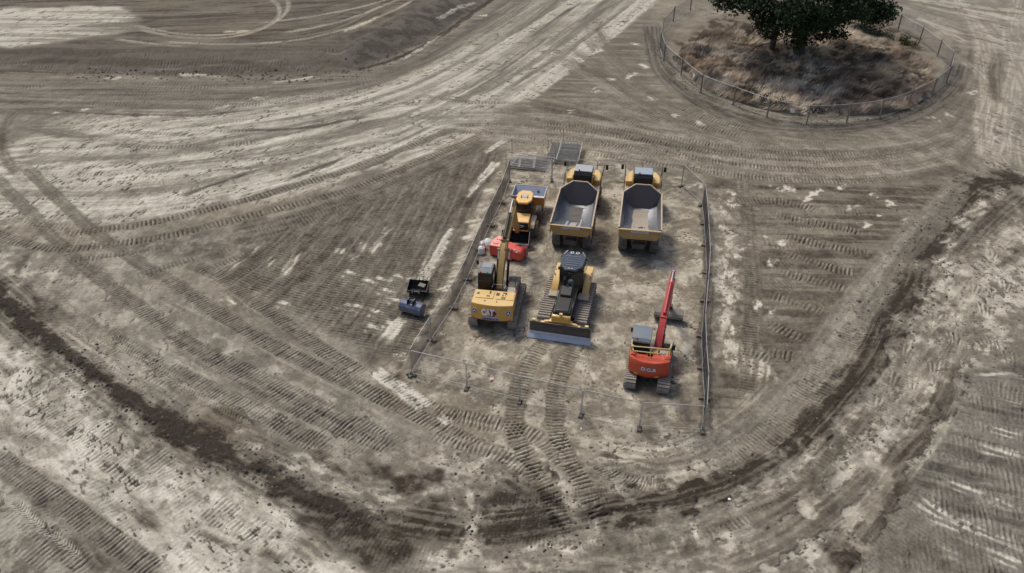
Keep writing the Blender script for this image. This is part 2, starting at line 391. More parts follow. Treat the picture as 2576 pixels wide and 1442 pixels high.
# fan of prints between the haul road and the compound
rg = random.Random(21)
for i in range(15):
    f = i / 14.0
    xt, yt = 760 + 480 * f ** .8, 560 - 190 * f
    xb, yb = 560 + 430 * f, 715 + 210 * f
    xm, ym = (xt + xb) / 2 + 12, (yt + yb) / 2
    pts = [(xt, yt), (xm, ym), (xb, yb)]
    dk = i % 2 == 0
    stroke(pts, 1.5, (.27 if dk else .40) + rg.uniform(-.04, .04), .65, soft=.4, grain=.35, brown=.55)
    tread([(x + rg.uniform(-4, 4), y) for x, y in pts], .95, .26, .32, .5, con=.30, breakup=.3, k=i, depth=.04)
for pts, tn in (([(980, 570), (955, 605), (925, 645)], .85), ([(925, 600), (895, 640), (870, 660)], .7), ([(752, 630), (735, 655), (705, 700)], .85), ([(862, 620), (850, 640)], .85),
            ([(1075, 640), (1020, 720)], .5), ([(655, 610), (600, 660), (540, 700)], .5), ([(910, 760), (880, 800)], .6), ([(560, 745), (590, 775)], .9), ([(700, 640), (640, 690)], .6)):
    stroke(pts, .6, tn, .8, grain=.7, soft=.7, gs=(1.2, .2), ends=1.0)
for cx, cy, r in ((885, 690, .9), (930, 710, 1.0), (975, 735, 1.1), (1000, 760, 1.0), (1010, 700, .9), (900, 775, .7), (950, 790, 1.0), (940, 830, .8), (720, 770, .8), (870, 770, .6), (960, 705, 1.0), (985, 820, .8)):
    stroke([(cx - 18, cy + 14), (cx, cy), (cx + 16, cy - 14)], r * 1.3, .88, .8, grain=1.2, warp=.5, gs=(.35, .9), soft=.7, ends=.5)
# chalk strips beside the compound
for pts, w in (([(1250, 405), (1228, 432), (1200, 462), (1168, 498)], .85), ([(1148, 572), (1120, 612), (1098, 655), (1068, 700), (1050, 740)], .95), ([(1020, 800), (990, 830), (960, 870)], 1.0),
               ([(1275, 350), (1240, 372), (1215, 385)], .5), ([(940, 930), (985, 962), (1030, 995), (1078, 1030)], 1.05), ([(1100, 1040), (1140, 1070)], .5)):
    stroke(pts, w, .93, .9, grain=.3, soft=.25, warp=.15, dz=.02, ends=.5, brown=.35)
for pts in ([(1262, 412), (1240, 440), (1212, 470), (1180, 508), (1160, 560), (1130, 620), (1106, 668), (1080, 715), (1060, 760), (1030, 820), (1000, 870)],
            [(1240, 380), (1200, 440), (1150, 520), (1110, 590)]):
    stroke(pts, .6, .26, .7, grain=.2, soft=.5)
for i, (x, y) in enumerate(((1135, 700), (1120, 730), (1150, 665), (1105, 760), (1098, 790), (1160, 640), (1175, 600), (1190, 560), (1075, 830), (1060, 860), (1040, 905), (1010, 900), (1215, 520), (1230, 480))):
    stroke([(x - 20, y + 6), (x, y), (x + 22, y - 3)], .8, .85, .65, grain=.8, warp=.4, soft=.6, ends=.6, k=i % 7, gs=(1.5, .3))
for cx, cy, r in ((1035, 880, 1.2), (960, 860, 1.1), (1005, 925, .8), (1100, 800, .8), (1080, 770, .6), (1000, 945, 1.0)):
    stroke([(cx - 15, cy + 18), (cx, cy), (cx + 14, cy - 18)], r, .22, .65, grain=.3, warp=.6, soft=.8)

# compound floor
_lf = [(1035, 945), (1086, 859), (1140, 779), (1176, 706), (1207, 632), (1234, 571), (1262, 513), (1282, 456)]
_rf = [(1766, 518), (1771, 566), (1774, 620), (1777, 690), (1772, 760), (1764, 850), (1766, 930), (1771, 1005), (1766, 1087)]
FENCE_SOIL = ([(x - 9, y - 6) for x, y in _lf], [(x + 8, y) for x, y in _rf])
for x0, y0, x1, y1, w, tn in ((1340, 700, 1400, 560, 2.2, .68), (1530, 700, 1560, 800, 2.5, .68), (1420, 900, 1500, 1000, 2.0, .72), (1240, 880, 1320, 860, 1.5, .62), (1700, 620, 1720, 900, 1.8, .7), (1180, 850, 1120, 930, 2.0, .7), (1330, 420, 1380, 440, 2, .8), (1300, 440, 1340, 455, 1.2, .82),
                              (1350, 375, 1420, 370, 2, .85), (1740, 460, 1770, 480, 1, .85), (1690, 450, 1730, 455, 1, .8)):
    stroke([(x0, y0), ((x0 + x1) / 2, (y0 + y1) / 2), (x1, y1)], w, tn, .6, grain=.5, warp=.8, soft=.8, gs=(1.5, .5))
for cx, cy, r, tn in ((1350, 700, 1.3, .42), (1330, 760, 1.2, .33), (1310, 850, 1.0, .38), (1230, 840, 1.2, .34), (1430, 880, 1.6, .40), (1500, 650, 1.8, .40), (1600, 660, 1.6, .42), (1700, 560, 1.2, .40), (1710, 640, 1.0, .34), (1700, 800, 1.0, .36),
                      (1620, 1010, 1.6, .34), (1690, 1000, 1.2, .36), (1540, 880, 1.0, .42), (1530, 960, 1.0, .4), (1360, 600, 1.5, .38), (1340, 640, 1.5, .40), (1400, 690, .8, .4), (1150, 960, 1.0, .30), (1100, 880, .8, .33), (1200, 970, .9, .34), (1740, 1060, 1.2, .3),
                      (1770, 1120, 1.3, .22), (1640, 1080, .9, .3), (1270, 1010, .9, .42), (1480, 420, 1.2, .36), (1560, 400, 1.4, .40), (1690, 480, 1.6, .33), (1720, 500, 1.4, .35), (1540, 430, 1.2, .3), (1660, 1040, 1.2, .42), (1480, 1080, .8, .44), (1560, 1100, .9, .40)):
    stroke([(cx - 22, cy + 8), (cx, cy), (cx + 22, cy - 6)], r * 1.4, tn, .65, grain=.3, warp=.9, soft=.9, brown=.5)
stroke([(1270, 495), (1340, 500), (1400, 497)], .4, .3, .7, soft=.7)
stroke([(1700, 470), (1600, 462), (1520, 455)], .5, .22, .8, soft=.6)
stroke([(1700, 500), (1760, 505)], 2, .38, .6)
region([(1385, 365), (1480, 368), (1470, 415), (1385, 415)], .16, .85, .6, .6, .3)
region([(1275, 400), (1390, 402), (1372, 436), (1275, 428)], .26, .7, .6, .5, .4)
region([(1690, 970), (1770, 960), (1775, 1040), (1700, 1040)], .40, .6, .6, .6, .2)
region([(1705, 1010), (1735, 1010), (1740, 1085), (1695, 1080)], .30, .6, .3, .2, .2)
# edge where prints wrap round the foot of the compound
for i, (pts, tn) in enumerate((([(1180, 1170), (1340, 1160), (1500, 1190), (1640, 1175), (1780, 1130), (1900, 1050), (2000, 930)], .44),
                 ([(1500, 1120), (1620, 1140), (1740, 1120), (1850, 1060), (1950, 960)], .66), ([(1520, 1215), (1680, 1205), (1800, 1165), (1920, 1080)], .74), ([(1560, 1160), (1640, 1185), (1700, 1180)], .3))):
    stroke(pts, 1.3, tn, .55, grain=.5, soft=.7, warp=.5)
for r_ in range(7):
    tread([(1470 + 12 * r_, 1160 + 6 * r_), (1530 + 12 * r_, 1190 + 5 * r_), (1600 + 12 * r_, 1230 - 4 * r_)], .8, .2, .6, .25, con=.25, k=r_, breakup=.5, ang=.5, depth=.03)
stroke([(1490, 1135), (1540, 1148), (1590, 1160)], .3, .2, .8, soft=.6)

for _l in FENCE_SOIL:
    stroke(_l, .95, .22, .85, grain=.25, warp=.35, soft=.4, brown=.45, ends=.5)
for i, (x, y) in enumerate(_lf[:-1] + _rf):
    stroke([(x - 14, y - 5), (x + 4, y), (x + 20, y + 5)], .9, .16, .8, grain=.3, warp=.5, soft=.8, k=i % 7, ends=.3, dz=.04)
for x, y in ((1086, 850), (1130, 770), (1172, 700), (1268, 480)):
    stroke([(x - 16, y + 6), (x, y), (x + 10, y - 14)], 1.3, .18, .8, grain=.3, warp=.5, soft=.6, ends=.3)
# fresh dozer prints leading out through the gate
dz_l = [(1376, 850), (1345, 895), (1322, 940), (1303, 990), (1293, 1040), (1294, 1080), (1305, 1115), (1328, 1150), (1358, 1205), (1387, 1252), (1408, 1311), (1430, 1370)]
dz_r = [(1450, 868), (1425, 910), (1406, 955), (1397, 1010), (1396, 1074), (1411, 1118), (1432, 1163), (1461, 1207), (1482, 1252), (1506, 1296), (1524, 1330)]
cross = [[(1100, 1030), (1150, 1044), (1209, 1053), (1269, 1068), (1316, 1083), (1358, 1104), (1402, 1148), (1432, 1181)], [(1080, 1085), (1150, 1112), (1209, 1127), (1269, 1151), (1328, 1187), (1372, 1222)]]
for pts in cross:
    stroke(pts, 1.1, .50, .6, soft=.3, brown=.7); tread(pts, .95, .26, .45, .55, con=.36, breakup=.15, depth=.045)
for pts in (dz_l, dz_r):
    stroke(pts, 1.25, .43, .85, soft=.25, brown=.85, grain=.2)
    tread(pts, 1.0, .25, .42, .6, con=.40, breakup=.10, depth=.05, ruts=.03)

# broad passes round the foot
iA = [(900, 1230), (1300, 1250), (1560, 1250), (1800, 1190), (1980, 1060), (2120, 880), (2260, 650), (2430, 460)]
iB = [(900, 1480), (1300, 1500), (1700, 1480), (2050, 1340), (2260, 1120), (2390, 900), (2510, 700), (2640, 540)]
fan(iA, iB, 70, (.36, .5, .62, .72, .8, .28, .66), (.6, 2.2), seed=13, a=.5, tr=.25, lens=(.06, .22), grain=.55, gs=(1.6, .3), clod=.5)
smA = [(1740, 1150), (1860, 1080), (2000, 930), (2140, 740), (2290, 560), (2420, 450)]
smB = [(1800, 1190), (1960, 1090), (2090, 950), (2200, 800), (2320, 620), (2440, 480)]

stroke([(2380, 1010), (2330, 1100), (2270, 1170), (2220, 1240)], 1.5, .76, .8, grain=.4, warp=.5, soft=.5)
tread([(2390, 990), (2330, 1090), (2260, 1180)], 1.3, .2, .72, .3, con=.25)
# (smooth wheel runs follow the spoil)
# mottled pads of pale clay along the arc
rg = random.Random(4)
for i in range(90):
    f = rg.random()
    la = iA; n = len(la) - 1
    j = min(n - 1, int(f * n)); t = f * n - j
    ax = iA[j][0] * (1 - t) + iA[j + 1][0] * t; ay = iA[j][1] * (1 - t) + iA[j + 1][1] * t
    bx = iB[j][0] * (1 - t) + iB[j + 1][0] * t; by = iB[j][1] * (1 - t) + iB[j + 1][1] * t
    g = rg.random()
    x, y = ax + (bx - ax) * g, ay + (by - ay) * g
    dx, dy = rg.uniform(8, 30), -rg.uniform(-4, 26) * f * 1.4
    stroke([(x - dx, y - dy), (x, y), (x + dx, y + dy)], rg.uniform(.5, 1.4), rg.choice((.82, .74, .34, .26, .86)), .55, grain=.7, warp=.7, soft=.8, k=i % 7, ends=.6, gs=(.7, .4))

# dark spoil line round the lower left
trench = [(-60, 700), (0, 748), (60, 800), (150, 872), (220, 922), (320, 1000), (430, 1078), (520, 1122), (620, 1160), (720, 1215), (800, 1262), (900, 1285), (1000, 1290)]
stroke(trench, 3.6, .30, .75, grain=.5, warp=1.6, soft=.7, brown=.45, clod=.6)
stroke(trench, 1.2, .04, .97, grain=.12, warp=.8, soft=.45, dz=.13, brown=.6, clod=.5)
stroke(trench, .7, .02, .85, grain=.1, warp=.5, soft=.6, dz=.06, brown=.5)
region([(90, 740), (160, 770), (190, 800), (150, 830), (90, 800)], .14, .8, .5, .7, .3)
region([(10, 650), (80, 640), (50, 690)], .25, .7, .5, .7, .3)
region([(480, 1060), (560, 1010), (620, 1050), (650, 1085), (600, 1110), (520, 1100)], .12, .85, .5, .7, .25, brown=.9)
stroke([(572, 1010), (610, 1040), (640, 1065), (660, 1082)], .35, .02, .9, dz=.1, grain=.1, soft=.5)
stroke([(760, 1141), (800, 1160), (850, 1183), (900, 1208), (930, 1222)], .38, .05, .9, dz=.1, grain=.2, soft=.5, brown=.8)
stroke([(760, 1141), (790, 1150), (830, 1166)], .9, .12, .8, dz=.05, grain=.2, soft=.6)
region([(930, 1155), (990, 1165), (1000, 1200), (960, 1200)], .12, .8, .5, .6, .3)
region([(985, 1195), (1100, 1190), (1110, 1235), (1000, 1240)], .12, .8, .5, .9, .4)
region([(740, 1300), (900, 1275), (1060, 1300), (1200, 1260), (1290, 1200), (1400, 1250), (1450, 1340), (1400, 1385), (1180, 1360), (1060, 1400), (930, 1425), (850, 1350)], .10, .92, 1.2, 1.5, .3, brown=.55)
region([(1190, 1280), (1400, 1270), (1430, 1340), (1340, 1380), (1180, 1350)], .0, .96, .8, .8, .15, brown=.6)
region([(960, 1300), (1080, 1320), (1180, 1340), (1120, 1380), (960, 1380)], .10, .7, .8, .8, .2, brown=.7)
region([(1330, 1200), (1390, 1240), (1400, 1280), (1320, 1270)], .10, .8, .6, .6, .2)
region([(1500, 1330), (1540, 1345), (1560, 1400), (1500, 1390)], .16, .8, .6, .7, .3)
for pts, w, tn in (([(1500, 1255), (1560, 1275), (1610, 1290), (1660, 1285)], 1.2, .08), ([(1660, 1270), (1720, 1250), (1800, 1222), (1890, 1190), (1950, 1150)], 1.5, .08), ([(1560, 1240), (1640, 1265), (1680, 1260)], 1.0, .15),
                   ([(2012, 1100), (2040, 1060), (2090, 1010), (2140, 960), (2190, 900), (2230, 820)], 1.8, .12), ([(2320, 1080), (2345, 1050), (2365, 1020)], 1.0, .06), ([(2220, 1200), (2280, 1130), (2340, 1070), (2385, 980), (2400, 900)], 1.1, .32), ([(2080, 1440), (2150, 1380), (2220, 1290), (2290, 1190)], .9, .3),
                   ([(1800, 1442), (1950, 1380), (2100, 1280), (2200, 1180)], 1.2, .42), ([(1880, 1300), (2000, 1230), (2110, 1120), (2200, 1020)], 1.2, .42), ([(2090, 1430), (2130, 1420), (2160, 1440)], 1.8, .06),
                   ([(1250, 1190), (1300, 1230), (1340, 1250)], .8, .2), ([(1360, 1165), (1390, 1190), (1410, 1215)], .9, .14)):
    stroke(pts, w * 1.5, tn + .14, .6, grain=.4, warp=1.1, soft=.7, brown=.55, clod=.4)
    stroke(pts, w, tn - .03, .95, grain=.25, warp=1.0, soft=.3, dz=.08, brown=.6)
# dark spoil on the right
rt = [(2580, 440), (2530, 455), (2470, 465), (2420, 500), (2385, 555), (2345, 610), (2310, 665), (2290, 720), (2250, 770), (2215, 800), (2190, 840), (2190, 880)]
stroke(rt, 3.4, .36, .6, grain=.5, warp=1.6, soft=.5, brown=.5, clod=.4)
stroke(rt[:7], 2.0, .05, .92, grain=.25, warp=1.8, soft=.35, dz=.06, brown=.5, clod=.35)
stroke(rt[6:], 1.4, .07, .9, grain=.3, warp=2.0, soft=.45, dz=.06, brown=.6, clod=.7)
for q in ([(2200, 860), (2170, 900), (2140, 950)], [(2290, 600), (2260, 640), (2240, 690)], [(2345, 680), (2330, 740), (2290, 800)], [(2260, 860), (2230, 900), (2200, 930)]):
    stroke(q, .9, .16, .85, grain=.4, warp=1.3, soft=.6, clod=.6, brown=.6)
stroke([(2296, 513), (2340, 522), (2395, 545)], 1.5, .08, .9, grain=.1, warp=.4, soft=.4)
stroke([(2500, 420), (2530, 440), (2600, 470)], 2.0, .08, .9, grain=.1, warp=.9, soft=.4)
stroke([(2576, 480), (2500, 540), (2450, 590), (2400, 650)], 2.2, .22, .7, grain=.3, warp=1.0, soft=.6)
for x, y, r in ((2420, 560, 1.2), (2390, 610, .9), (2370, 660, 1.0), (2465, 530, .8), (2300, 560, .8)):
    stroke([(x - 20, y + 10), (x, y), (x + 20, y - 10)], r * 1.4, .68, .8, grain=.6, warp=.6, soft=.6)
# the spoil line carries on round the foot of the park
arc_u = [(960, 1290), (1100, 1318), (1250, 1325), (1400, 1305), (1560, 1278), (1700, 1256), (1860, 1202), (1980, 1125), (2090, 1012), (2180, 900), (2230, 800)]
stroke(arc_u, 2.4, .30, .7, grain=.5, warp=1.5, soft=.7, brown=.55, clod=.5)
stroke(arc_u, 1.1, .12, .85, grain=.4, warp=1.6, soft=.6, brown=.6, clod=1.5, dz=.07)
# prints right of the compound
fan(smA, smB, 26, (.30, .38, .46, .54), (.6, 1.3), seed=14, a=.7, lens=(.35, .85), grain=.15, brown=.5)
tread([(1800, 1160), (1960, 1050), (2090, 890), (2220, 700)], .8, .26, .46, .3, con=.2); tread([(1840, 1170), (2000, 1060), (2130, 900), (2260, 710)], .8, .26, .46, .3, con=.2)
stroke([(1822, 470), (1830, 560), (1826, 700), (1832, 850), (1850, 960)], 1.5, .80, .65, grain=.9, warp=.9, soft=.7, gs=(1.0, .5))
stroke([(1862, 430), (1880, 560), (1892, 700), (1890, 850), (1878, 1000)], 1.3, .33, .75, brown=.7)
tread([(1862, 430), (1880, 560), (1892, 700), (1890, 850), (1878, 1000)], 1.0, .27, .33, .6, con=.28, breakup=.25)
stroke([(1900, 860), (1905, 930), (1895, 970)], 1.8, .82, .7, grain=.7, warp=.6)
tread([(1850, 540), (1856, 620), (1852, 700)], 1.6, .24, .6, .2, con=.3)
for i, pts in enumerate(([(1840, 505), (1932, 503), (2015, 516), (2060, 530)], [(1932, 536), (2007, 551), (2107, 571), (2182, 588)], [(1957, 591), (2032, 606), (2132, 628), (2200, 640)], [(1957, 631), (2032, 656), (2107, 677), (2170, 690)],
             [(1957, 681), (2082, 713), (2150, 735)], [(1923, 740), (2000, 760), (2090, 790)], [(1923, 806), (1970, 830), (2040, 862)], [(1850, 880), (1900, 890), (1960, 915)], [(2100, 530), (2180, 538)], [(1920, 880), (2010, 900)])):
    stroke(pts, 1.1, .33, .5, brown=.65); tread(pts, .9, .30, .36, .5, con=.40, breakup=.2, depth=.05, k=i)
for i in range(8):
    y0 = 560 + i * 50
    tread([(1900, y0), (2010, y0 + 8), (2120, y0 + 6)], 1.2, .2, .38, .3, con=.16, breakup=.6, k=i, ang=1.2)
for i, (x, y, w) in enumerate(((1835, 490, 34), (1850, 515, 24), (2030, 500, 22), (1985, 475, 40), (2040, 490, 20), (2115, 468, 30), (2140, 521, 26), (2195, 495, 26), (2240, 515, 30), (2210, 540, 16), (1965, 612, 26), (1855, 645, 34), (1870, 620, 20), (1940, 660, 30), (1955, 475, 50), (2060, 480, 22), (2180, 565, 24),
                            (1830, 690, 26), (1835, 760, 30), (1940, 780, 26), (1845, 830, 26), (1925, 600, 20), (1905, 770, 30), (2060, 420, 40), (1940, 395, 60), (2350, 372, 40), (2210, 430, 30), (1880, 420, 18), (1750, 470, 24), (1975, 415, 50))):
    stroke([(x - w / 2, y - 3), (x, y), (x + w / 2, y + 5)], .9, .88, .75, grain=1.3, warp=.6, soft=.8, k=i % 7, ends=.6, gs=(.3, .5))
# passes round the tree island
oA = [(1500, 60), (1560, 150), (1640, 230), (1780, 300), (1950, 345), (2120, 350), (2300, 320), (2420, 230), (2440, 120)]
oB = [(1180, 350), (1350, 372), (1500, 385), (1750, 430), (1950, 455), (2200, 455), (2400, 420), (2500, 300), (2520, 120)]
fan(oA, oB, 70, (.30, .36, .42, .5, .56), (.5, 1.6), seed=17, a=.55, tr=.6, lens=(.15, .5), grain=.25, brown=.6)
lA = [(1000, 290), (1250, 280), (1500, 300), (1750, 345), (2000, 372), (2250, 365), (2420, 300)]
lB = [(1100, 330), (1300, 350), (1500, 360), (1750, 410), (2000, 435), (2250, 425), (2440, 380)]
fan(lA, lB, 34, (.34, .42, .56, .6), (.4, 1.1), seed=18, a=.6, tr=.5, lens=(.3, .8), grain=.2)
for off in (0, 38, 70):
    stroke([(1180, 292 + off * .6), (1400, 292 + off), (1600, 322 + off), (1800, 355 + off), (2000, 372 + off), (2250, 366 + off), (2420, 330 + off)], .9, .60, .6, grain=.2, soft=.6, brown=.65)
for off in (14, 30, 55, 84):
    tread([(1350, 300 + off), (1500, 305 + off), (1700, 335 + off), (1900, 362 + off), (2100, 372 + off), (2300, 362 + off)], .8, .3, .38, .5, con=.42, breakup=.25, k=off)
for pts in ([(1560, 180), (1640, 240), (1760, 290), (1900, 330)], [(1520, 200), (1620, 260), (1740, 310), (1880, 345)], [(1450, 210), (1560, 260), (1680, 310)], [(1400, 240), (1520, 285), (1640, 325)]):
    tread(pts, .9, .32, .36, .6, con=.42, breakup=.15)
for i, (x, y) in enumerate(((1570, 60), (1600, 110), (1620, 165), (1590, 190), (1540, 200), (1640, 245), (1500, 225), (1440, 280), (1460, 150), (1500, 130), (1700, 290), (1760, 310), (1690, 215), (2390, 290), (2350, 300), (2450, 230), (2180, 300))):
    stroke([(x - 16, y + 10 - i % 3 * 9), (x, y), (x + 14, y - 9 + i % 3 * 9)], .7, .85, .6, grain=1.0, warp=.4, soft=.8, k=i % 7, ends=.8, gs=(.6, .3))
stroke([(1470, 165), (1500, 175), (1530, 178)], 4.5, .33, .6, warp=1.5, brown=.8, grain=.2)
region([(1655, 60), (1650, 140), (1700, 215), (1800, 275), (1950, 315), (2100, 325), (2270, 300), (2400, 210), (2420, 140), (2400, 100), (2360, 215), (2250, 280), (2080, 300), (1950, 290), (1800, 250), (1700, 190), (1670, 120)], .30, .75, 1.0, .8, .35, k=4, brown=.3)
region([(1700, 110), (1720, 180), (1800, 240), (1900, 275), (2040, 292), (2200, 282), (2320, 230), (2360, 180), (2330, 110), (2240, 60), (2000, 20), (1800, 40)], .26, .9, 1.5, 1.2, .4, k=2, brown=.95)
ringo = [(1640, 60), (1648, 130), (1668, 180), (1710, 225), (1770, 262), (1850, 296), (1940, 318), (2040, 326), (2140, 322), (2240, 306), (2330, 270), (2395, 215), (2415, 160)]
stroke(ringo, 2.2, .24, .7, grain=.35, warp=.5, soft=.5, brown=.3)
stroke([(1700, 190), (1790, 250), (1900, 285), (2040, 300), (2180, 290), (2290, 255)], 1.6, .50, .6, grain=.4, warp=.6, soft=.5)
# far right pale road
for pts, w, tn in (([(2400, -10), (2450, 60), (2480, 130), (2490, 220), (2480, 320), (2480, 400)], 2.2, .74), ([(2570, 120), (2545, 210), (2530, 300), (2500, 400)], 1.8, .7), ([(2420, 150), (2470, 190), (2500, 260)], 1.0, .66), ([(2560, -10), (2540, 80), (2560, 160), (2590, 240)], 1.8, .66),
                   ([(2505, 150), (2500, 200), (2510, 260)], 1.2, .3), ([(2600, 250), (2560, 330), (2560, 420)], 1.6, .6), ([(2250, -10), (2400, 20), (2576, 50)], 1.2, .8), ([(2200, 0), (2330, 40), (2420, 90)], 1.5, .62), ([(2350, 0), (2480, 20), (2600, 30)], 1.3, .78), ([(2300, 40), (2380, 80), (2430, 110)], 1.0, .8)):
    stroke(pts, w, tn, .7, grain=.3, soft=.7, warp=.4)
fan([(2240, -20), (2400, 10), (2600, 40)], [(2330, 60), (2440, 110), (2600, 150)], 24, (.34, .42, .74, .8), (.4, 1.0), seed=19, a=.6, tr=.4, lens=(.3, .8))

# ribbed dark ground lower right
for i in range(10):
    y0 = 960 + i * 52
    pts = [(2440 - i * 24, y0), (2520 - i * 18, y0 + 18 + i), (2620, y0 + 50 + i * 3)]
    tread(pts, 1.9, .26, .30, .4, con=.16, breakup=.7, k=i, depth=.018)
for pts, w in (([(2490, 1000), (2576, 1022)], .4), ([(2480, 1075), (2576, 1100)], .5), ([(2450, 1120), (2520, 1140), (2590, 1165)], .9), ([(2330, 1290), (2420, 1330), (2500, 1370), (2600, 1400)], 1.5), ([(2350, 1200), (2450, 1240), (2500, 1260)], .6), ([(2480, 1250), (2560, 1285)], .8),
               ([(2300, 1250), (2360, 1290), (2420, 1320)], .9), ([(2350, 1380), (2410, 1400), (2440, 1420)], .9), ([(2470, 1380), (2580, 1430)], .8), ([(2440, 950), (2576, 945)], .5)):
    stroke(pts, w, .74, .7, grain=.8, warp=.4, soft=.7, ends=1.6, gs=(2.0, .2))
region([(2200, 1330), (2330, 1330), (2480, 1400), (2480, 1470), (2150, 1470)], .42, .7, .8, .8, .2, brown=.4)
# prints over the pale ground on the right
for i, (x, y, w) in enumerate(((2480, 780, 60), (2500, 860, 80), (2400, 850, 60), (2350, 920, 50), (2360, 800, 40), (2540, 900, 60), (2280, 880, 40), (2250, 950, 40), (2500, 640, 50), (2450, 730, 50), (2530, 720, 50), (2300, 960, 50), (2210, 1010, 40))):
    tread([(x - w / 2, y - 5), (x, y), (x + w / 2, y + 8)], 1.3, .27, .55, .35, con=.35, breakup=.3, k=i % 7)

# lower left: prints and blots
tl = [(-40, 1140), (0, 1160), (103, 1229), (206, 1304), (309, 1383), (400, 1450)]
stroke(tl, 1.5, .36, .8, grain=.2, brown=.4, soft=.3); tread(tl, 1.15, .25, .40, .6, con=.30, breakup=.25, depth=.04)
tread([(10, 1270), (70, 1310), (140, 1365), (240, 1440)], 1.1, .27, .42, .5, con=.3, breakup=.4)
stroke([(20, 1245), (60, 1285), (110, 1330), (165, 1370), (215, 1410)], .45, .72, .6); tread([(20, 1245), (60, 1285), (110, 1330), (165, 1370), (215, 1410)], .5, .2, .6, .5, con=.45, chev=1.0, breakup=0)
tread([(-10, 1330), (60, 1370), (150, 1430)], 1.1, .27, .5, .4, con=.35, breakup=.4)
stroke([(210, 1310), (240, 1380), (300, 1442)], 1.4, .3, .6, warp=.5)
region([(60, 1255), (120, 1250), (140, 1310), (90, 1310)], .3, .7, .5, .5, .2, brown=.4)
for pts, w, tn in (([(309, 1273), (340, 1293), (378, 1318), (412, 1342)], .75, .20), ([(474, 1321), (549, 1359), (618, 1383)], .5, .25), ([(240, 1297), (300, 1335), (360, 1373)], .1, .2), ([(640, 1380), (720, 1410)], .6, .3), ([(720, 1340), (780, 1370), (830, 1420)], 1.2, .45)):
    stroke(pts, w, tn, .85, grain=.4, warp=.25, soft=.6, clod=.5, brown=.6)
for i, (x, y, w) in enumerate(((110, 1030, 90), (180, 1080, 100), (60, 1000, 60), (260, 1090, 60), (130, 1110, 70), (400, 1160, 60), (560, 1290, 80), (520, 1330, 80), (640, 1340, 80), (300, 1180, 60), (90, 1080, 60))):
    tread([(x - w / 2, y - w * .33), (x, y), (x + w / 2, y + w * .33)], 1.5, .26, .66, .25, con=.32, breakup=.55, k=i % 7)
for i, (x, y, r) in enumerate(((157, 1159, .35), (340, 1110, 1.4), (350, 1150, 1.0), (270, 1170, .9), (480, 1165, .7), (410, 1270, .5), (495, 1240, .3), (520, 1262, .4), (430, 1290, .4), (480, 1215, .4), (390, 1215, .4), (560, 1230, .5), (640, 1262, .6), (680, 1310, .5), (40, 930, .7), (100, 960, .8), (220, 1000, .9), (300, 1060, 1.1), (400, 1125, 1.0), (540, 1220, .8), (620, 1300, .5), (470, 1375, .4), (570, 1200, .9), (455, 1424, .3))):
    stroke([(x - 6 - r * 8, y - 4 * r), (x, y), (x + 6 + r * 8, y + 4 * r)], r, .30, .7, grain=.4, warp=.35, soft=.8, k=i % 7, ends=.2, brown=.6)
fan([(-40, 830), (150, 940), (350, 1080), (560, 1200), (760, 1330)], [(-40, 1100), (120, 1190), (300, 1310), (450, 1420), (560, 1470)], 46, (.6, .7, .85, .9, .5, .9), (.4, 1.3), seed=23, a=.45, tr=.15, lens=(.08, .3), grain=.6, gs=(1.0, .3), clod=.5)
fan([(160, 740), (400, 880), (640, 1000), (860, 1120)], [(120, 830), (330, 970), (500, 1080), (720, 1180)], 30, (.44, .52, .6, .66), (.5, 1.4), seed=24, a=.5, tr=.3, lens=(.12, .5), grain=.35)
for pts, w, tn in (([(700, 1140), (800, 1190), (900, 1235), (960, 1230)], 1.6, .7), ([(850, 1240), (960, 1265), (1080, 1260)], 1.2, .68), ([(1180, 1200), (1240, 1170), (1330, 1190)], 1.6, .66), ([(1150, 1250), (1180, 1290), (1130, 1310)], 1.5, .68), ([(1400, 1260), (1440, 1290), (1480, 1300)], 1.6, .66), ([(1460, 1350), (1520, 1330)], .9, .85),
                   ([(1290, 1400), (1400, 1390), (1500, 1410)], 1.6, .72), ([(1160, 1340), (1200, 1350)], .8, .85), ([(600, 1130), (680, 1150)], 1.1, .6), ([(560, 1080), (640, 1110)], .9, .62), ([(700, 1180), (740, 1190), (800, 1200)], .9, .7)):
    stroke(pts, w, tn, .75, grain=.6, warp=.8, soft=.7, gs=(1.0, .4))

# ------------------------------------------------------------------ fine soil: crisp dried patches, clods, lanes of faint ribs, small relief
_cx, _cy = P(1400, 700)
TH = np.arctan2(X - _cx, _cy - Y) * 30.0; RR = np.hypot(X - _cx, Y - _cy)
near = (1 - sst(60, 100, Y)).astype(np.float32)
light = sst(.45, .72, T)
nC = fbm(TH / 3.5, RR / 1.3, 5, 2, .6); nA = fbm(TH / .9, RR / .38, 5, 4, .62)
T += ((.07 * (sst(.44, .56, nC) - .5) + (.05 + .055 * light) * (sst(.45, .55, nA) - .5)) * (.12 + .88 * near)).astype(np.float32)
del nC, nA
lane = sst(.52, .62, vn(RR / .55, TH / 9, 5)) * sst(.45, .6, vn(RR / 3.0 + 7, TH / 5, 6))
rph = (TH + .25 * vn(X * 1.2, Y * 1.2, 2)) * (2 * math.pi / .27)
T += (.035 * np.sin(rph) * lane * near).astype(np.float32); Z += (.011 * np.sin(rph) * lane * near).astype(np.float32)
del rph, lane
nB = fbm(TH / .34, RR / .15, 3, 3)
spk = (sst(.60, .68, nB) * sst(.44, .60, fbm(X / 1.1, Y / 1.1, 4, 5))).astype(np.float32)
T -= (.50 * spk * light + .06 * spk * (1 - light)).astype(np.float32)
n1 = fbm(X / .24, Y / .24, 4, 3, .65); n2 = fbm(X / .75, Y / .75, 4, 5)
T += ((.14 * (n2 - .5) + .24 * (n1 - .5)) * (.4 + .6 * near)).astype(np.float32)
Z += (.05 * (n2 - .5) + .05 * (n1 - .5) - .02 * spk).astype(np.float32)
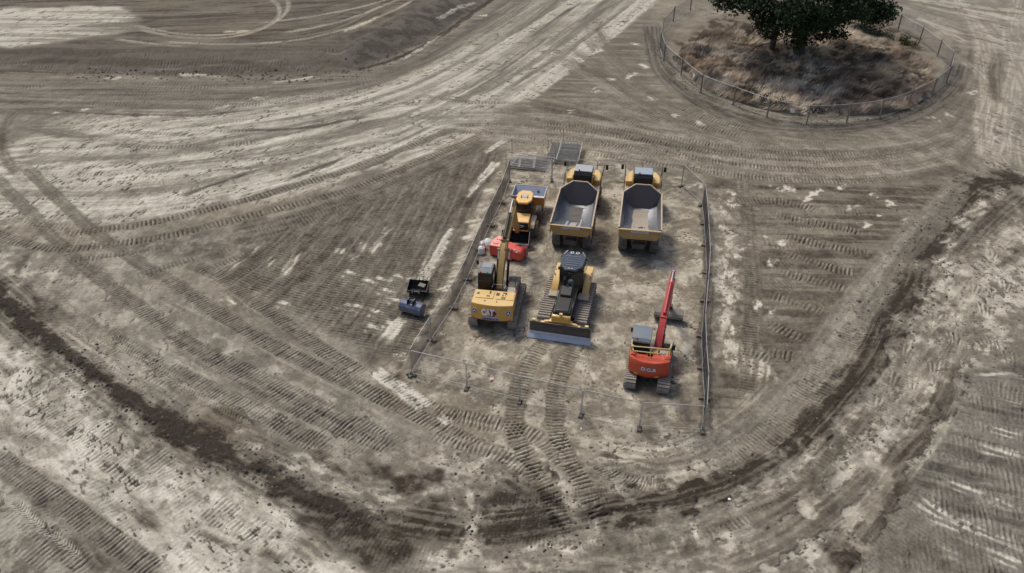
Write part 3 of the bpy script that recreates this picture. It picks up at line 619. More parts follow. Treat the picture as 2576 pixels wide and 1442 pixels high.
del nB, n1, n2, TH, RR, light

# platform height
def inside(poly, x, y):
    ins = np.zeros(x.shape, bool); dm = np.full(x.shape, 1e9, np.float32)
    n = len(poly)
    for i in range(n):
        ax, ay = poly[i]; bx, by = poly[(i + 1) % n]
        ex, ey = bx - ax, by - ay
        t = np.clip(((x - ax) * ex + (y - ay) * ey) / (ex * ex + ey * ey + 1e-9), 0, 1)
        dm = np.minimum(dm, np.hypot(x - ax - t * ex, y - ay - t * ey))
        ins ^= ((ay > y) != (by > y)) & (x < ex * (y - ay) / (by - ay + 1e-12) + ax)
    return np.where(ins, dm, -dm)
# world polygon: the toe, then far behind
toe_w = [P(a, b) for a, b in bank_toe]
poly = [(-900, toe_w[0][1])] + toe_w + [(toe_w[-1][0] + 30, toe_w[-1][1] + 60), (toe_w[-1][0] + 60, 880), (-900, 880)]
r_ = np.searchsorted(YS, 60)
sd = inside(poly, X[r_:], Y[r_:] + 0.8 * (fbm(X[r_:] / 3, Y[r_:] / 3, 3, 1) - .5))
Z[r_:] += (PZ * sst(0, 5.0, sd) + .25 * sst(.5, 3, sd) * (1 - sst(5, 9, sd)) * .5 * (fbm(X[r_:] / 1.5, Y[r_:] / 1.5, 3, 2) - .2)).astype(np.float32)
# island round the tree stands a little proud
TREE = P(2030, 140)
dI = np.hypot(X - 32.8, Y - 88)
Z += (.5 * (1 - sst(6, 17, dI))).astype(np.float32)

T = np.clip(.53 + (T - .53) * 1.09 + .005, 0, 1.02)
stops = np.array([0, .12, .30, .45, .60, .75, .9, 1.02])
cool = np.array([[.040, .036, .032], [.070, .066, .060], [.134, .129, .118], [.190, .184, .168], [.280, .272, .248], [.39, .38, .35], [.50, .49, .455], [.60, .59, .55]])
warm = np.array([[.044, .034, .025], [.080, .064, .049], [.148, .129, .102], [.208, .184, .148], [.300, .272, .224], [.405, .375, .315], [.515, .485, .42], [.60, .575, .51]])
Bc = np.clip(Bn, 0, 1)
colr = np.ones((NR, NC, 4), np.float32)
for c in range(3):
    a_ = np.interp(T, stops, cool[:, c]); b_ = np.interp(T, stops, warm[:, c])
    colr[..., c] = (a_ * (1 - Bc) + b_ * Bc) * (1.03, 1.0, .925)[c]

def ground_z(x, y):
    i = int(np.clip(np.searchsorted(YS, y), 1, NR - 1)); j = int(np.clip(np.searchsorted(US, x / FW[i]), 1, NC - 1))
    return float(Z[i, j])

def grid_mesh(name, X, Y, Z, colr):
    nr, nc = X.shape
    me = bpy.data.meshes.new(name)
    co = np.stack([X, Y, Z], -1).reshape(-1).astype(np.float32)
    idx = np.arange(nr * nc, dtype=np.int32).reshape(nr, nc)
    q = np.stack([idx[:-1, :-1], idx[:-1, 1:], idx[1:, 1:], idx[1:, :-1]], -1).reshape(-1)
    nf = (nr - 1) * (nc - 1)
    me.vertices.add(nr * nc); me.vertices.foreach_set("co", co)
    me.loops.add(nf * 4); me.loops.foreach_set("vertex_index", q)
    me.polygons.add(nf)
    me.polygons.foreach_set("loop_start", np.arange(0, nf * 4, 4, dtype=np.int32))
    me.polygons.foreach_set("use_smooth", np.ones(nf, bool))
    me.update(calc_edges=True)
    at = me.color_attributes.new("soil", 'FLOAT_COLOR', 'POINT')
    at.data.foreach_set("color", colr.reshape(-1))
    return me
# ================================================================== materials
def new_mat(name):
    m = bpy.data.materials.new(name); m.use_nodes = True
    nt = m.node_tree; b = nt.nodes["Principled BSDF"]
    return m, nt, b
def N(nt, t, **kw):
    n = nt.nodes.new(t)
    for k, v in kw.items(): setattr(n, k, v)
    return n
def ground_mat():
    m, nt, b = new_mat("soil")
    at = N(nt, "ShaderNodeAttribute", attribute_name="soil")
    tc = N(nt, "ShaderNodeTexCoord")
    no = N(nt, "ShaderNodeTexNoise"); no.inputs["Scale"].default_value = 7; no.inputs["Detail"].default_value = 9; no.inputs["Roughness"].default_value = .78
    nt.links.new(tc.outputs["Object"], no.inputs["Vector"])
    mr = N(nt, "ShaderNodeMapRange"); mr.inputs[1].default_value = .3; mr.inputs[2].default_value = .7; mr.inputs[3].default_value = .74; mr.inputs[4].default_value = 1.24
    nt.links.new(no.outputs[0], mr.inputs[0])
    mx = N(nt, "ShaderNodeVectorMath", operation='SCALE')
    nt.links.new(at.outputs["Color"], mx.inputs[0]); nt.links.new(mr.outputs[0], mx.inputs["Scale"])
    nt.links.new(mx.outputs[0], b.inputs["Base Color"])
    bp = N(nt, "ShaderNodeBump"); bp.inputs["Strength"].default_value = .5; bp.inputs["Distance"].default_value = .05
    nt.links.new(no.outputs[0], bp.inputs["Height"]); nt.links.new(bp.outputs[0], b.inputs["Normal"])
    b.inputs["Roughness"].default_value = .95
    b.inputs["Specular IOR Level"].default_value = .15
    return m
_M = {}
def paint(name, col, rough=.45, metal=0.0, dust=.25, dustcol=(.32, .28, .22), scale=2.5, coat=0.0, streak=1.0, top=0.0, topcol=(.62, .57, .44)):
    """painted or bare surface with patches of dried mud"""
    if name in _M: return _M[name]
    m, nt, b = new_mat(name)
    tc = N(nt, "ShaderNodeTexCoord")
    mp = N(nt, "ShaderNodeMapping"); mp.inputs["Scale"].default_value = (1, 1, streak)
    nt.links.new(tc.outputs["Object"], mp.inputs["Vector"])
    n1 = N(nt, "ShaderNodeTexNoise"); n1.inputs["Scale"].default_value = scale; n1.inputs["Detail"].default_value = 7; n1.inputs["Roughness"].default_value = .65
    nt.links.new(mp.outputs[0], n1.inputs["Vector"])
    mr = N(nt, "ShaderNodeMapRange"); mr.inputs[1].default_value = .42; mr.inputs[2].default_value = .72; mr.inputs[3].default_value = dust * .35; mr.inputs[4].default_value = min(1, dust * 1.6)
    nt.links.new(n1.outputs[0], mr.inputs[0])
    mix = N(nt, "ShaderNodeMix", data_type='RGBA')
    mix.inputs[6].default_value = (*col, 1); mix.inputs[7].default_value = (*dustcol, 1)
    nt.links.new(mr.outputs[0], mix.inputs[0]); outc = mix.outputs[2]
    if top:      # pale sky glare painted into the colour of faces that look up
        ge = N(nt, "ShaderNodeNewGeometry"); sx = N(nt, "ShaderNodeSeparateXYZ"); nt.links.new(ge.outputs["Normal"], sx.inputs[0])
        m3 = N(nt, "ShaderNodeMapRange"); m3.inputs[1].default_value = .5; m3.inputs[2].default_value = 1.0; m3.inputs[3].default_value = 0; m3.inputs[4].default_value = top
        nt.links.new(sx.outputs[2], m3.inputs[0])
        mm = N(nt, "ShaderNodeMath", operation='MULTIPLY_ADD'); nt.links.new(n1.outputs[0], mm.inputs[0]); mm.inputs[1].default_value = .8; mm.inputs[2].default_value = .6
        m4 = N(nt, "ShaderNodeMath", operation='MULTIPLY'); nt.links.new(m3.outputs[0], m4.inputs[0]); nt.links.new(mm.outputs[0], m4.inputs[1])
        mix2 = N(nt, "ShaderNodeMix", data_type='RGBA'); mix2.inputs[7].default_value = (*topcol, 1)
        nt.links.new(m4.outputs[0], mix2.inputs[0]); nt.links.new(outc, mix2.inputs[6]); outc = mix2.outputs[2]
    nt.links.new(outc, b.inputs["Base Color"])
    r2 = N(nt, "ShaderNodeMapRange"); r2.inputs[3].default_value = rough; r2.inputs[4].default_value = .85
    nt.links.new(mr.outputs[0], r2.inputs[0]); nt.links.new(r2.outputs[0], b.inputs["Roughness"])
    b.inputs["Metallic"].default_value = metal
    b.inputs["Coat Weight"].default_value = coat
    _M[name] = m
    return m
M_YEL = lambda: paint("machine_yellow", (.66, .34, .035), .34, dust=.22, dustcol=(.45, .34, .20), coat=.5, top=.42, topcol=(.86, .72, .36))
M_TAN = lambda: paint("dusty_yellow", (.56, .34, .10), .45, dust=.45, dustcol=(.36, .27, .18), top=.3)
M_ORG = lambda: paint("orange_paint", (.80, .27, .02), .32, dust=.15, coat=.3)
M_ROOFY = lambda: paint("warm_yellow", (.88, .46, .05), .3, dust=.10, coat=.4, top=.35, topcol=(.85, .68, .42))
M_OLV = lambda: paint("boom_ochre", (.42, .275, .075), .42, dust=.4, dustcol=(.28, .21, .13), scale=5)
M_RED = lambda: paint("orange_red_paint", (.62, .058, .012), .38, dust=.17, coat=.25)
M_BOOMR = lambda: paint("deep_red_paint", (.50, .03, .03), .35, dust=.15, coat=.25)
M_BOW = lambda: paint("red_plastic", (.70, .06, .035), .4, dust=.14, coat=.2)
M_BLK = lambda: paint("black_paint", (.007, .008, .010), .5, dust=.05)
M_DRK = lambda: paint("dark_metal", (.045, .045, .048), .5, dust=.25, metal=.3)
M_TRK = lambda: paint("track_steel", (.26, .225, .19), .6, dust=.7, dustcol=(.36, .32, .27), scale=4)
M_TYR = lambda: paint("tyre_rubber", (.05, .048, .045), .8, dust=.85, dustcol=(.27, .245, .21))
M_GLS = lambda: paint("cab_glass", (.010, .013, .018), .08, dust=.06)
M_ROOF = lambda: paint("grey_roof", (.15, .17, .19), .35, dust=.2)
M_ROOFB = lambda: paint("dark_blue_grey_roof", (.035, .055, .085), .25, dust=.12)
M_BED = lambda: paint("scoured_steel", (.31, .33, .37), .28, metal=.75, dust=.55, dustcol=(.15, .15, .145), scale=2.2, streak=.35)
M_BEDD = lambda: paint("mud_caked_steel", (.09, .09, .11), .45, metal=.4, dust=.6, dustcol=(.18, .13, .10), scale=1.0)
M_SAND = lambda: paint("sand_residue", (.40, .35, .29), .8, dust=.4)
M_BLADE = lambda: paint("blade_steel", (.12, .11, .11), .45, metal=.5, dust=.4, dustcol=(.12, .10, .09), scale=1.5)
M_EDGE = lambda: paint("cutting_edge_steel", (.52, .58, .70), .4, metal=.3, dust=.2, scale=3)  # pale blue sky reflection put into the steel colour
M_GALV = lambda: paint("galvanised_tube", (.50, .51, .52), .45, metal=.4, dust=.2)
M_GALVD = lambda: paint("weathered_tube", (.34, .34, .34), .5, metal=.4, dust=.3)
M_MESH = lambda: paint("fence_wire", (.20, .20, .21), .6, metal=.4, dust=.2)
M_WHT = lambda: paint("white_paint", (.87, .87, .86), .5, dust=.08)
M_CHR = lambda: paint("chrome_rod", (.85, .86, .88), .15, metal=.8, dust=.03)
M_WOOD = lambda: paint("weathered_wood", (.23, .185, .14), .8, dust=.3, scale=6)
M_BLU = lambda: paint("blue_paint", (.02, .06, .19), .4, dust=.35)
M_LBL = lambda: paint("blue_letter", (.03, .06, .28), .5, dust=.05)
M_GRYL = lambda: paint("light_grey_letter", (.55, .57, .62), .5, dust=.1)
M_CREAM = lambda: paint("rail_yellow", (.78, .70, .28), .45, dust=.1)
M_SIL = lambda: paint("rim_steel", (.62, .60, .58), .4, metal=.4, dust=.3)

ground_me = grid_mesh("ground", X, Y, Z, colr)
ground = bpy.data.objects.new("ground", ground_me)
ground["kind"] = "structure"
ground_me.materials.append(ground_mat())
COL.objects.link(ground)
# ================================================================== mesh tools
class MB:
    def __init__(s): s.v = []; s.f = []
    def add(s, vs, fs, M=None):
        o = len(s.v)
        for p in vs:
            p = Vector(p)
            s.v.append(tuple(M @ p) if M is not None else tuple(p))
        for f in fs: s.f.append(tuple(i + o for i in f))
        return s
    def box(s, c, d, rot=(0, 0, 0), taper=1.0):
        x, y, z = d[0] / 2, d[1] / 2, d[2] / 2
        M = Matrix.Translation(c) @ Matrix.Rotation(rot[2], 4, 'Z') @ Matrix.Rotation(rot[1], 4, 'Y') @ Matrix.Rotation(rot[0], 4, 'X')
        t = taper
        vs = [(-x, -y, -z), (x, -y, -z), (x, y, -z), (-x, y, -z), (-x * t, -y * t, z), (x * t, -y * t, z), (x * t, y * t, z), (-x * t, y * t, z)]
        return s.add(vs, [(0, 3, 2, 1), (4, 5, 6, 7), (0, 1, 5, 4), (1, 2, 6, 5), (2, 3, 7, 6), (3, 0, 4, 7)], M)
    def prism(s, poly, a, b, axis='x', M=None):
        n = len(poly)
        def mk(p, t):
            return {'x': (t, p[0], p[1]), 'y': (p[0], t, p[1]), 'z': (p[0], p[1], t)}[axis]
        vs = [mk(p, a) for p in poly] + [mk(p, b) for p in poly]
        fs = [tuple(range(n - 1, -1, -1)), tuple(range(n, 2 * n))] + [(i, (i + 1) % n, n + (i + 1) % n, n + i) for i in range(n)]
        return s.add(vs, fs, M)
    def cyl(s, p0, p1, r, r2=None, n=14):
        p0, p1 = Vector(p0), Vector(p1); r2 = r if r2 is None else r2
        M = (p1 - p0).to_track_quat('Z', 'Y').to_matrix().to_4x4(); M.translation = p0
        L = (p1 - p0).length
        vs = [(r * math.cos(2 * math.pi * i / n), r * math.sin(2 * math.pi * i / n), 0) for i in range(n)] + [(r2 * math.cos(2 * math.pi * i / n), r2 * math.sin(2 * math.pi * i / n), L) for i in range(n)]
        fs = [tuple(range(n - 1, -1, -1)), tuple(range(n, 2 * n))] + [(i, (i + 1) % n, n + (i + 1) % n, n + i) for i in range(n)]
        return s.add(vs, fs, M)
    def tube(s, pts, r, n=7):
        for a, b in zip(pts[:-1], pts[1:]): s.cyl(a, b, r, n=n)
        return s
    def ball(s, c, r, n=8, sq=1.0):
        vs = []; fs = []
        for i in range(n + 1):
            t = math.pi * i / n
            for j in range(n * 2):
                p = math.pi * j / n
                vs.append((c[0] + r * math.sin(t) * math.cos(p), c[1] + r * math.sin(t) * math.sin(p), c[2] + r * sq * math.cos(t)))
        m = n * 2
        for i in range(n):
            for j in range(m): fs.append((i * m + j, (i + 1) * m + j, (i + 1) * m + (j + 1) % m, i * m + (j + 1) % m))
        return s.add(vs, fs)
    def bar(s, p0, p1, w, h):
        p0, p1 = Vector(p0), Vector(p1); d = p1 - p0; L = d.length; d.normalize()
        up = Vector((0, 0, 1)) if abs(d.z) < .95 else Vector((0, 1, 0))
        x = d.cross(up).normalized(); z = x.cross(d)
        vs = []
        for q in (p0, p1):
            for a, b in ((-w / 2, -h / 2), (w / 2, -h / 2), (w / 2, h / 2), (-w / 2, h / 2)):
                vs.append(q + x * a + z * b)
        return s.add(vs, [(0, 1, 2, 3), (7, 6, 5, 4), (0, 4, 5, 1), (1, 5, 6, 2), (2, 6, 7, 3), (3, 7, 4, 0)])
    def loft(s, secs, cap=True):
        """secs: list of equal-length point rings"""
        n = len(secs[0]); vs = [p for r in secs for p in r]; fs = []
        for k in range(len(secs) - 1):
            for i in range(n): fs.append((k * n + i, k * n + (i + 1) % n, (k + 1) * n + (i + 1) % n, (k + 1) * n + i))
        if cap: fs += [tuple(range(n - 1, -1, -1)), tuple((len(secs) - 1) * n + i for i in range(n))]
        return s.add(vs, fs)
    def build(s, name, mat, parent=None, bevel=0.0, seg=2, sharp=35):
        me = bpy.data.meshes.new(name); me.from_pydata(s.v, [], s.f); me.update()
        import bmesh
        bm = bmesh.new(); bm.from_mesh(me); bmesh.ops.recalc_face_normals(bm, faces=bm.faces); bm.to_mesh(me); bm.free()
        me.polygons.foreach_set("use_smooth", [True] * len(me.polygons))
        me.set_sharp_from_angle(angle=R(sharp))
        me.materials.append(mat)
        o = bpy.data.objects.new(name, me); COL.objects.link(o)
        if parent is not None: o.parent = parent
        if bevel:
            b = o.modifiers.new("bevel", 'BEVEL'); b.width = bevel; b.segments = seg; b.limit_method = 'ANGLE'; b.angle_limit = R(35)
        return o
def tag(o, label, cat, group=None):
    o["label"] = label; o["category"] = cat
    if group: o["group"] = group
    return o
def thing(name, x, y, hdg, label, cat, group=None, z=None):
    o = bpy.data.objects.new(name, None); COL.objects.link(o)
    o.location = (x, y, ground_z(x, y) if z is None else z); o.rotation_euler = (0, 0, -R(hdg)); o.empty_display_size = .3
    return tag(o, label, cat, group)
def text(body, size, mat, parent, loc=(0, 0, 0), rot=(math.pi / 2, 0, 0), name="lettering", bold=0.0, arc=None, w=None, shear=0.0):
    cu = bpy.data.curves.new(name, 'FONT'); cu.body = body; cu.size = size; cu.align_x = 'CENTER'; cu.align_y = 'CENTER'
    cu.extrude = .006; cu.offset = bold; cu.shear = shear
    tmp = bpy.data.objects.new("tmp", cu); COL.objects.link(tmp)
    dg = bpy.context.evaluated_depsgraph_get()
    me = bpy.data.meshes.new_from_object(tmp.evaluated_get(dg)); bpy.data.objects.remove(tmp)
    me.name = name
    xs = [v.co.x for v in me.vertices]; wd = max(xs) - min(xs)
    k = (w / wd) if w else 1
    M = Matrix.Translation(loc) @ Matrix.Rotation(rot[2], 4, 'Z') @ Matrix.Rotation(rot[1], 4, 'Y') @ Matrix.Rotation(rot[0], 4, 'X')
    for v in me.vertices:
        v.co.x *= k
        q = M @ v.co
        if arc: q.y += arc(q.x, q.z)
        v.co = q
    me.materials.clear(); me.materials.append(mat)
    o = bpy.data.objects.new(name, me); COL.objects.link(o); o.parent = parent
    return o
def disc(mb, x, z, r, yf, t=.012, n=20):
    """thin disc standing on a rear face, following yf(x)"""
    vs = []
    for k, off in ((0, 0), (1, -t)):
        for i in range(n):
            a = 2 * math.pi * i / n; px = x + r * math.cos(a)
            vs.append((px, yf(px, z + r * math.sin(a)) + off, z + r * math.sin(a)))
    mb.add(vs, [tuple(range(n)), tuple(range(2 * n - 1, n - 1, -1))] + [(i, (i + 1) % n, n + (i + 1) % n, n + i) for i in range(n)])

# ------------------------------------------------------------------ crawler track: a loop of shoes round a frame
def track(root, xc, y0, y1, h, w, shoe=.2, gr=.035, mat=None, frame=None, name="crawler_track", sag=0.0):
    mat = mat or M_TRK(); r = h / 2 - .03; mb = MB()
    path = []; L = (y1 - y0) - 2 * r
    n1 = max(6, int(L / shoe)); na = max(6, int(math.pi * r / shoe))
    for i in range(n1): path.append((y0 + r + L * (i + .5) / n1, 2 * r + .03, 0))
    for i in range(na):
        a = math.pi / 2 - math.pi * (i + .5) / na; path.append((y1 - r + r * math.cos(a), r + .03 + r * math.sin(a), -(math.pi * (i + .5) / na)))
    for i in range(n1): path.append((y1 - r - L * (i + .5) / n1, .03, math.pi))
    for i in range(na):
        a = -math.pi / 2 - math.pi * (i + .5) / na; path.append((y0 + r + r * math.cos(a), r + .03 + r * math.sin(a), math.pi - math.pi * (i + .5) / na))
    for (y, z, a) in path:
        sl = shoe * .90
        mb.box((xc, y, z), (w, sl, .035), rot=(a, 0, 0))
        ny, nz = -math.sin(a), math.cos(a)
        for k, g in ((-.38, 1.0),):
            dy, dz = math.cos(a) * sl * k, math.sin(a) * sl * k
            mb.box((xc, y + dy + ny * (.018 + gr / 2), z + dz + nz * (.018 + gr / 2)), (w, .028, gr), rot=(a, 0, 0))
    t = mb.build(name, mat, root)
    fb = MB()
    fr = frame or M_DRK()
    fb.prism([(y0 + r, .16), (y1 - r, .16), (y1 - r * .8, h * .5), (y1 - r, h - .16), (y0 + r, h - .16), (y0 + r * .8, h * .5)], xc - w * .22, xc + w * .22)
    for i in range(7):
        y = y0 + r + L * i / 6; fb.cyl((xc - w * .3, y, .15), (xc + w * .3, y, .15), .11, n=10)
    fb.cyl((xc - w * .28, y0 + r + .02, h / 2), (xc + w * .28, y0 + r + .02, h / 2), r * .82, n=16)
    fb.cyl((xc - w * .28, y1 - r - .02, h / 2), (xc + w * .28, y1 - r - .02, h / 2), r * .82, n=16)
    f = fb.build("roller_frame", fr, t)
    return t

def beam(mb, pts, x0, x1, th):
    """boom-like box beam in a vertical plane: pts (y,z,half depth)"""
    up = []; dn = []
    for i, (y, z, hd) in enumerate(pts):
        a = pts[max(0, i - 1)]; b = pts[min(len(pts) - 1, i + 1)]
        dy, dz = b[0] - a[0], b[1] - a[1]; L = math.hypot(dy, dz); ny, nz = -dz / L, dy / L
        up.append((y + ny * hd, z + nz * hd)); dn.append((y - ny * hd, z - nz * hd))
    n = len(pts)
    secs = [[(x0, dn[i][0], dn[i][1]), (x1, dn[i][0], dn[i][1]), (x1, up[i][0], up[i][1]), (x0, up[i][0], up[i][1])] for i in range(n)]
    mb.loft(secs)

def ram(root, a, b, r, f=.55, name="hydraulic_cylinder", mat=None):
    a, b = Vector(a), Vector(b); m = a.lerp(b, f)
    mb = MB().cyl(a, m, r, n=12); mb.cyl(m - (b - a).normalized() * .06, m + (b - a).normalized() * .03, r * 1.18, n=12)
    mb.cyl(a - Vector((r, 0, 0)), a + Vector((r, 0, 0)), r * 1.1, n=10)
    o = mb.build(name, mat or M_DRK(), root)
    rb = MB().cyl(m, b, r * .55, n=10); rb.cyl(b - Vector((r, 0, 0)), b + Vector((r, 0, 0)), r * .9, n=10)
    rb.build("piston_rod", M_CHR(), o)
    return o
def grp_rot(objs, piv, ang):
    M = Matrix.Translation(piv) @ Matrix.Rotation(ang, 4, 'Z') @ Matrix.Translation(-Vector(piv))
    for o in objs:
        for q in [o] + list(o.children): q.data.transform(M)

def shell_bucket(root, x0, x1, hinge, lip, depth, mat, inner, name="bucket", edge=True, teeth=False, t=.03, flip=1):
    """open bucket: curved back between hinge edge and lip edge (y,z), bulging away by depth"""
    hy, hz = hinge; ly, lz = lip
    dy, dz = ly - hy, lz - hz; L = math.hypot(dy, dz); ny, nz = flip * dz / L, -flip * dy / L
    if True:
        pr = []
        for f, b in ((0, 0), (.05, .45), (.18, .82), (.40, 1.0), (.62, .92), (.82, .62), (1.0, 0)):
            pr.append((hy + dy * f + ny * depth * b, hz + dz * f + nz * depth * b))
    mb = MB(); n = len(pr)
    cx = sum(p[0] for p in pr) / n; cz = sum(p[1] for p in pr) / n
    inn = [(cy + (cx - cy) * .07, cz_ + (cz - cz_) * .07) for cy, cz_ in pr]
    inn[0] = (pr[0][0] + dy / L * t, pr[0][1] + dz / L * t); inn[-1] = (pr[-1][0] - dy / L * t, pr[-1][1] - dz / L * t)
    ring = pr + inn[::-1]
    m = len(ring)
    for i in range(n - 1):
        q = [pr[i], pr[i + 1], inn[i + 1], inn[i]]
        mb.prism(q, x0, x1)
    mb.prism(pr, x0 - t, x0 + .002); mb.prism(pr, x1 - .002, x1 + t)
    b = mb.build(name, mat, root)
    if edge:
        e = MB(); e.box(((x0 + x1) / 2, ly, lz), (x1 - x0 + .08, .10, .05), rot=(math.atan2(dz, dy), 0, 0))
        for x in (x0 - t, x1 + t): e.bar((x, hy, hz), (x, ly, lz), .035, .05)
        e.build("cutting_edge", M_SIL(), b)
    if teeth:
        tb = MB()
        for i in range(5):
            x = x0 + (x1 - x0) * (i + .5) / 5
            tb.box((x, ly + dy / L * .1, lz + dz / L * .1), (.08, .22, .06), rot=(math.atan2(dz, dy), 0, 0))
        tb.build("tooth_row", paint("worn_tooth", (.22, .17, .14), .6, dust=.3), b)
    return b
# ================================================================== yellow excavator
def yellow_excavator():
    t = thing("excavator", -.95, 44.1, 9, "yellow crawler excavator with a white CAT badge on its rear, boom over the red tank", "excavator")
    track(t, -1.32, -2.2, 2.25, .92, .62, .19); track(t, 1.32, -2.2, 2.25, .92, .62, .19)
    MB().box((0, 0, .62), (2.1, 1.6, .4)).cyl((0, 0, .8), (0, 0, 1.08), .62, n=24).build("undercarriage", M_DRK(), t, .03)
    MB().box((-1.42, .9, 1.15), (.2, .5, .05)).build('cab_step', M_DRK(), t)
    # turntable deck
    MB().box((0, .1, 1.17), (2.66, 3.2, .16)).box((.95, 1.1, 1.5), (.75, 1.0, .5)).box((1.0, .1, 1.62), (.62, 1.0, .74)).build("deck", M_DRK(), t, .02)
    yr = lambda x, z=1.1: -2.66 + 4.8 - math.sqrt(4.8 ** 2 - x * x) + .24 * (z - 1.1)
    arc = [(x, yr(x)) for x in np.linspace(-1.38, 1.38, 15)]
    mb = MB()
    arct = [(x, yr(x, 2.06)) for x, y in arc]
    ins = [(x * .985, y + .035) for x, y in arct]
    low = [(x * .93, y + .12) for x, y in arc]
    def ring(a, z, yf): return [(x, y, z) for x, y in a] + [(1.36, yf, z), (-1.36, yf, z)]
    mb.loft([ring(low, .98, -1.72), ring(arc, 1.10, -1.72), ring(arct, 2.06, -1.72), ring(ins, 2.11, -1.72)])
    cw = mb.build("counterweight", M_YEL(), t)
        # badge: six-sided red plate with white edge, lettering over it
    def plate(pts, o, name, mat, par=cw):
        vs = [(x, yr(x, z) - o, z) for x, z in pts] + [(x, yr(x, z) - o + .02, z) for x, z in pts]; n = len(pts)
        return MB().add(vs, [tuple(range(n)), tuple(range(2 * n - 1, n - 1, -1))] + [(i, (i + 1) % n, n + (i + 1) % n, n + i) for i in range(n)]).build(name, mat, par)
    hx = lambda k, cx=.05, cz=1.58: [(cx - .36 * k, cz - .0 * k), (cx - .2 * k, cz - .24 * k), (cx + .14 * k, cz - .24 * k), (cx + .36 * k, cz), (cx + .14 * k, cz + .24 * k), (cx - .2 * k, cz + .24 * k)]
    plate(hx(1.07), .006, "badge_border", M_WHT()); plate(hx(1.0), .010, "badge", paint("badge_red", (.20, .015, .02), .4, dust=.05))
    text("CAT", .56, M_WHT(), cw, (-.24, -.03, 1.62), bold=.030, arc=yr, w=.84)
    plate([(-.30, 1.44), (-.06, 1.44), (-.18, 1.58)], .045, "badge_triangle", M_YEL())
    for x in (-1.12, 1.10):
        for r, m, o, nm in ((.165, M_WHT(), -.004, "emblem_rim"), (.148, M_LBL(), -.009, "emblem")):
            e = MB(); disc(e, x, 1.62, r, lambda q, z, o=o: yr(q, z) + o); e.build(nm, m, cw)
        text("A", .24, M_WHT(), cw, (x, -.026, 1.62), bold=.008, arc=yr)
    text("ASHBROOK", .19, M_LBL(), cw, (-.05, -.022, 1.20), bold=.012, arc=yr, w=1.15)
    text("ASHBROOK", .19, M_WHT(), cw, (-.045, -.012, 1.203), bold=.022, arc=yr, w=1.17)
    plate([(-.52, 1.90), (.50, 1.90), (.50, 1.955), (-.52, 1.955)], .006, "stripe", M_GRYL())
    for s in (-1, 1):
        plate([(s * 1.28, 1.13), (s * 1.12, 1.10), (s * 1.12, 1.15), (s * 1.28, 1.18)], .006, "rear_reflector", paint("reflector_red", (.35, .01, .01), .3, dust=.05))
    # engine hood
    hd = MB().box((0, -1.28, 1.62), (2.72, 1.12, .94)).box((-.62, -1.22, 2.11), (1.18, .86, .05)).box((.42, -1.22, 2.11), (.62, .86, .05)).box((1.06, -1.22, 2.105), (.5, .86, .04))
    h = hd.build("engine_hood", M_YEL(), t, .02)
    for x, y, w, d in ((-1.08, -1.2, .16, .2), (-.30, -1.02, .12, .3), (-.38, -1.42, .24, .12), (.22, -1.15, .22, .32), (.66, -.98, .26, .14), (.62, -1.5, .26, .14), (.56, -1.25, .10, .16)):
        MB().box((x, y, 2.139), (w, d, .012)).build("vent", M_DRK(), h)
    for x in (-.52, .26): MB().cyl((x, -1.95, 2.06), (x, -1.95, 2.14), .05).build("lifting_eye", M_DRK(), cw)
    MB().box((1.02, -.40, 2.0), (.55, .62, .06)).box((1.02, -.4, 1.6), (.6, .7, .75)).build("fuel_tank", paint("pale_tank", (.42, .38, .30), .5, dust=.3), t, .02)
    MB().tube([(1.33, -.75, 1.9), (1.33, -.75, 2.55), (1.2, -.3, 2.9), (.82, -.1, 2.9), (.72, -.2, 2.1)], .022).tube([(1.33, -.75, 2.3), (1.33, .4, 2.25), (1.33, .9, 1.9)], .018).build("handrail", M_BLK(), t)
    MB().box((1.33, -.55, 1.75), (.06, .5, .5)).build("side_panel", paint("red_decal", (.28, .02, .02), .4, dust=.15), t)
    MB().tube([(-.30, -.48, 2.16), (-.30, -.1, 2.16), (.55, -.1, 2.16), (.55, -.5, 2.16)], .02).build("walkway_rail", M_SIL(), t)
    # cab
    cab = MB().prism([(-.22, 1.2), (1.30, 1.2), (1.48, 1.65), (1.42, 2.35), (1.18, 2.94), (-.12, 2.94), (-.22, 2.6)], -1.32, -.36).build("cab", M_BLK(), t, .05)
    g = M_GLS()
    MB().box((-.84, -.232, 2.2), (.74, .02, .62)).build("rear_window", g, cab)
    MB().prism([(-.08, 1.75), (1.1, 1.75), (1.3, 2.0), (1.05, 2.75), (-.02, 2.75)], -1.345, -1.32).build("side_window", g, cab)
    MB().prism([(.1, 1.75), (1.1, 1.75), (1.3, 2.0), (1.05, 2.75), (.1, 2.75)], -.36, -.335).build("side_window", g, cab)
    rf = MB().box((-.84, .52, 2.97), (.86, 1.22, .06)).build("cab_roof", M_ROOF(), cab, .02)
    MB().box((-.84, .82, 3.005), (.66, .54, .03)).build("roof_hatch", paint("hatch_grey", (.30, .33, .37), .25, dust=.15), rf, .01)
    for x, nm, c in ((-1.12, "beacon", (.6, .02, .02)), (-.66, "beacon", (.0, .30, .16))):
        MB().cyl((x, -.1, 2.97), (x, -.1, 3.10), .06).build(nm, paint("beacon_%d" % int(c[0] * 10), c, .2, dust=0), cab)
    MB().tube([(-1.30, 1.45, 2.8), (-1.62, 1.6, 2.75)], .018).box((-1.66, 1.62, 2.6), (.16, .05, .32)).build("mirror", M_BLK(), cab)
    # boom, stick, rams
    xo = .08
    bm = MB(); beam(bm, [(.15, 1.62, .17), (.9, 2.5, .27), (1.75, 3.35, .36), (2.5, 3.72, .37), (3.6, 3.98, .30), (5.0, 4.3, .22), (6.0, 4.5, .15)], xo - .19, xo + .19, 0)
    bo = bm.build("boom", M_OLV(), t, .02)
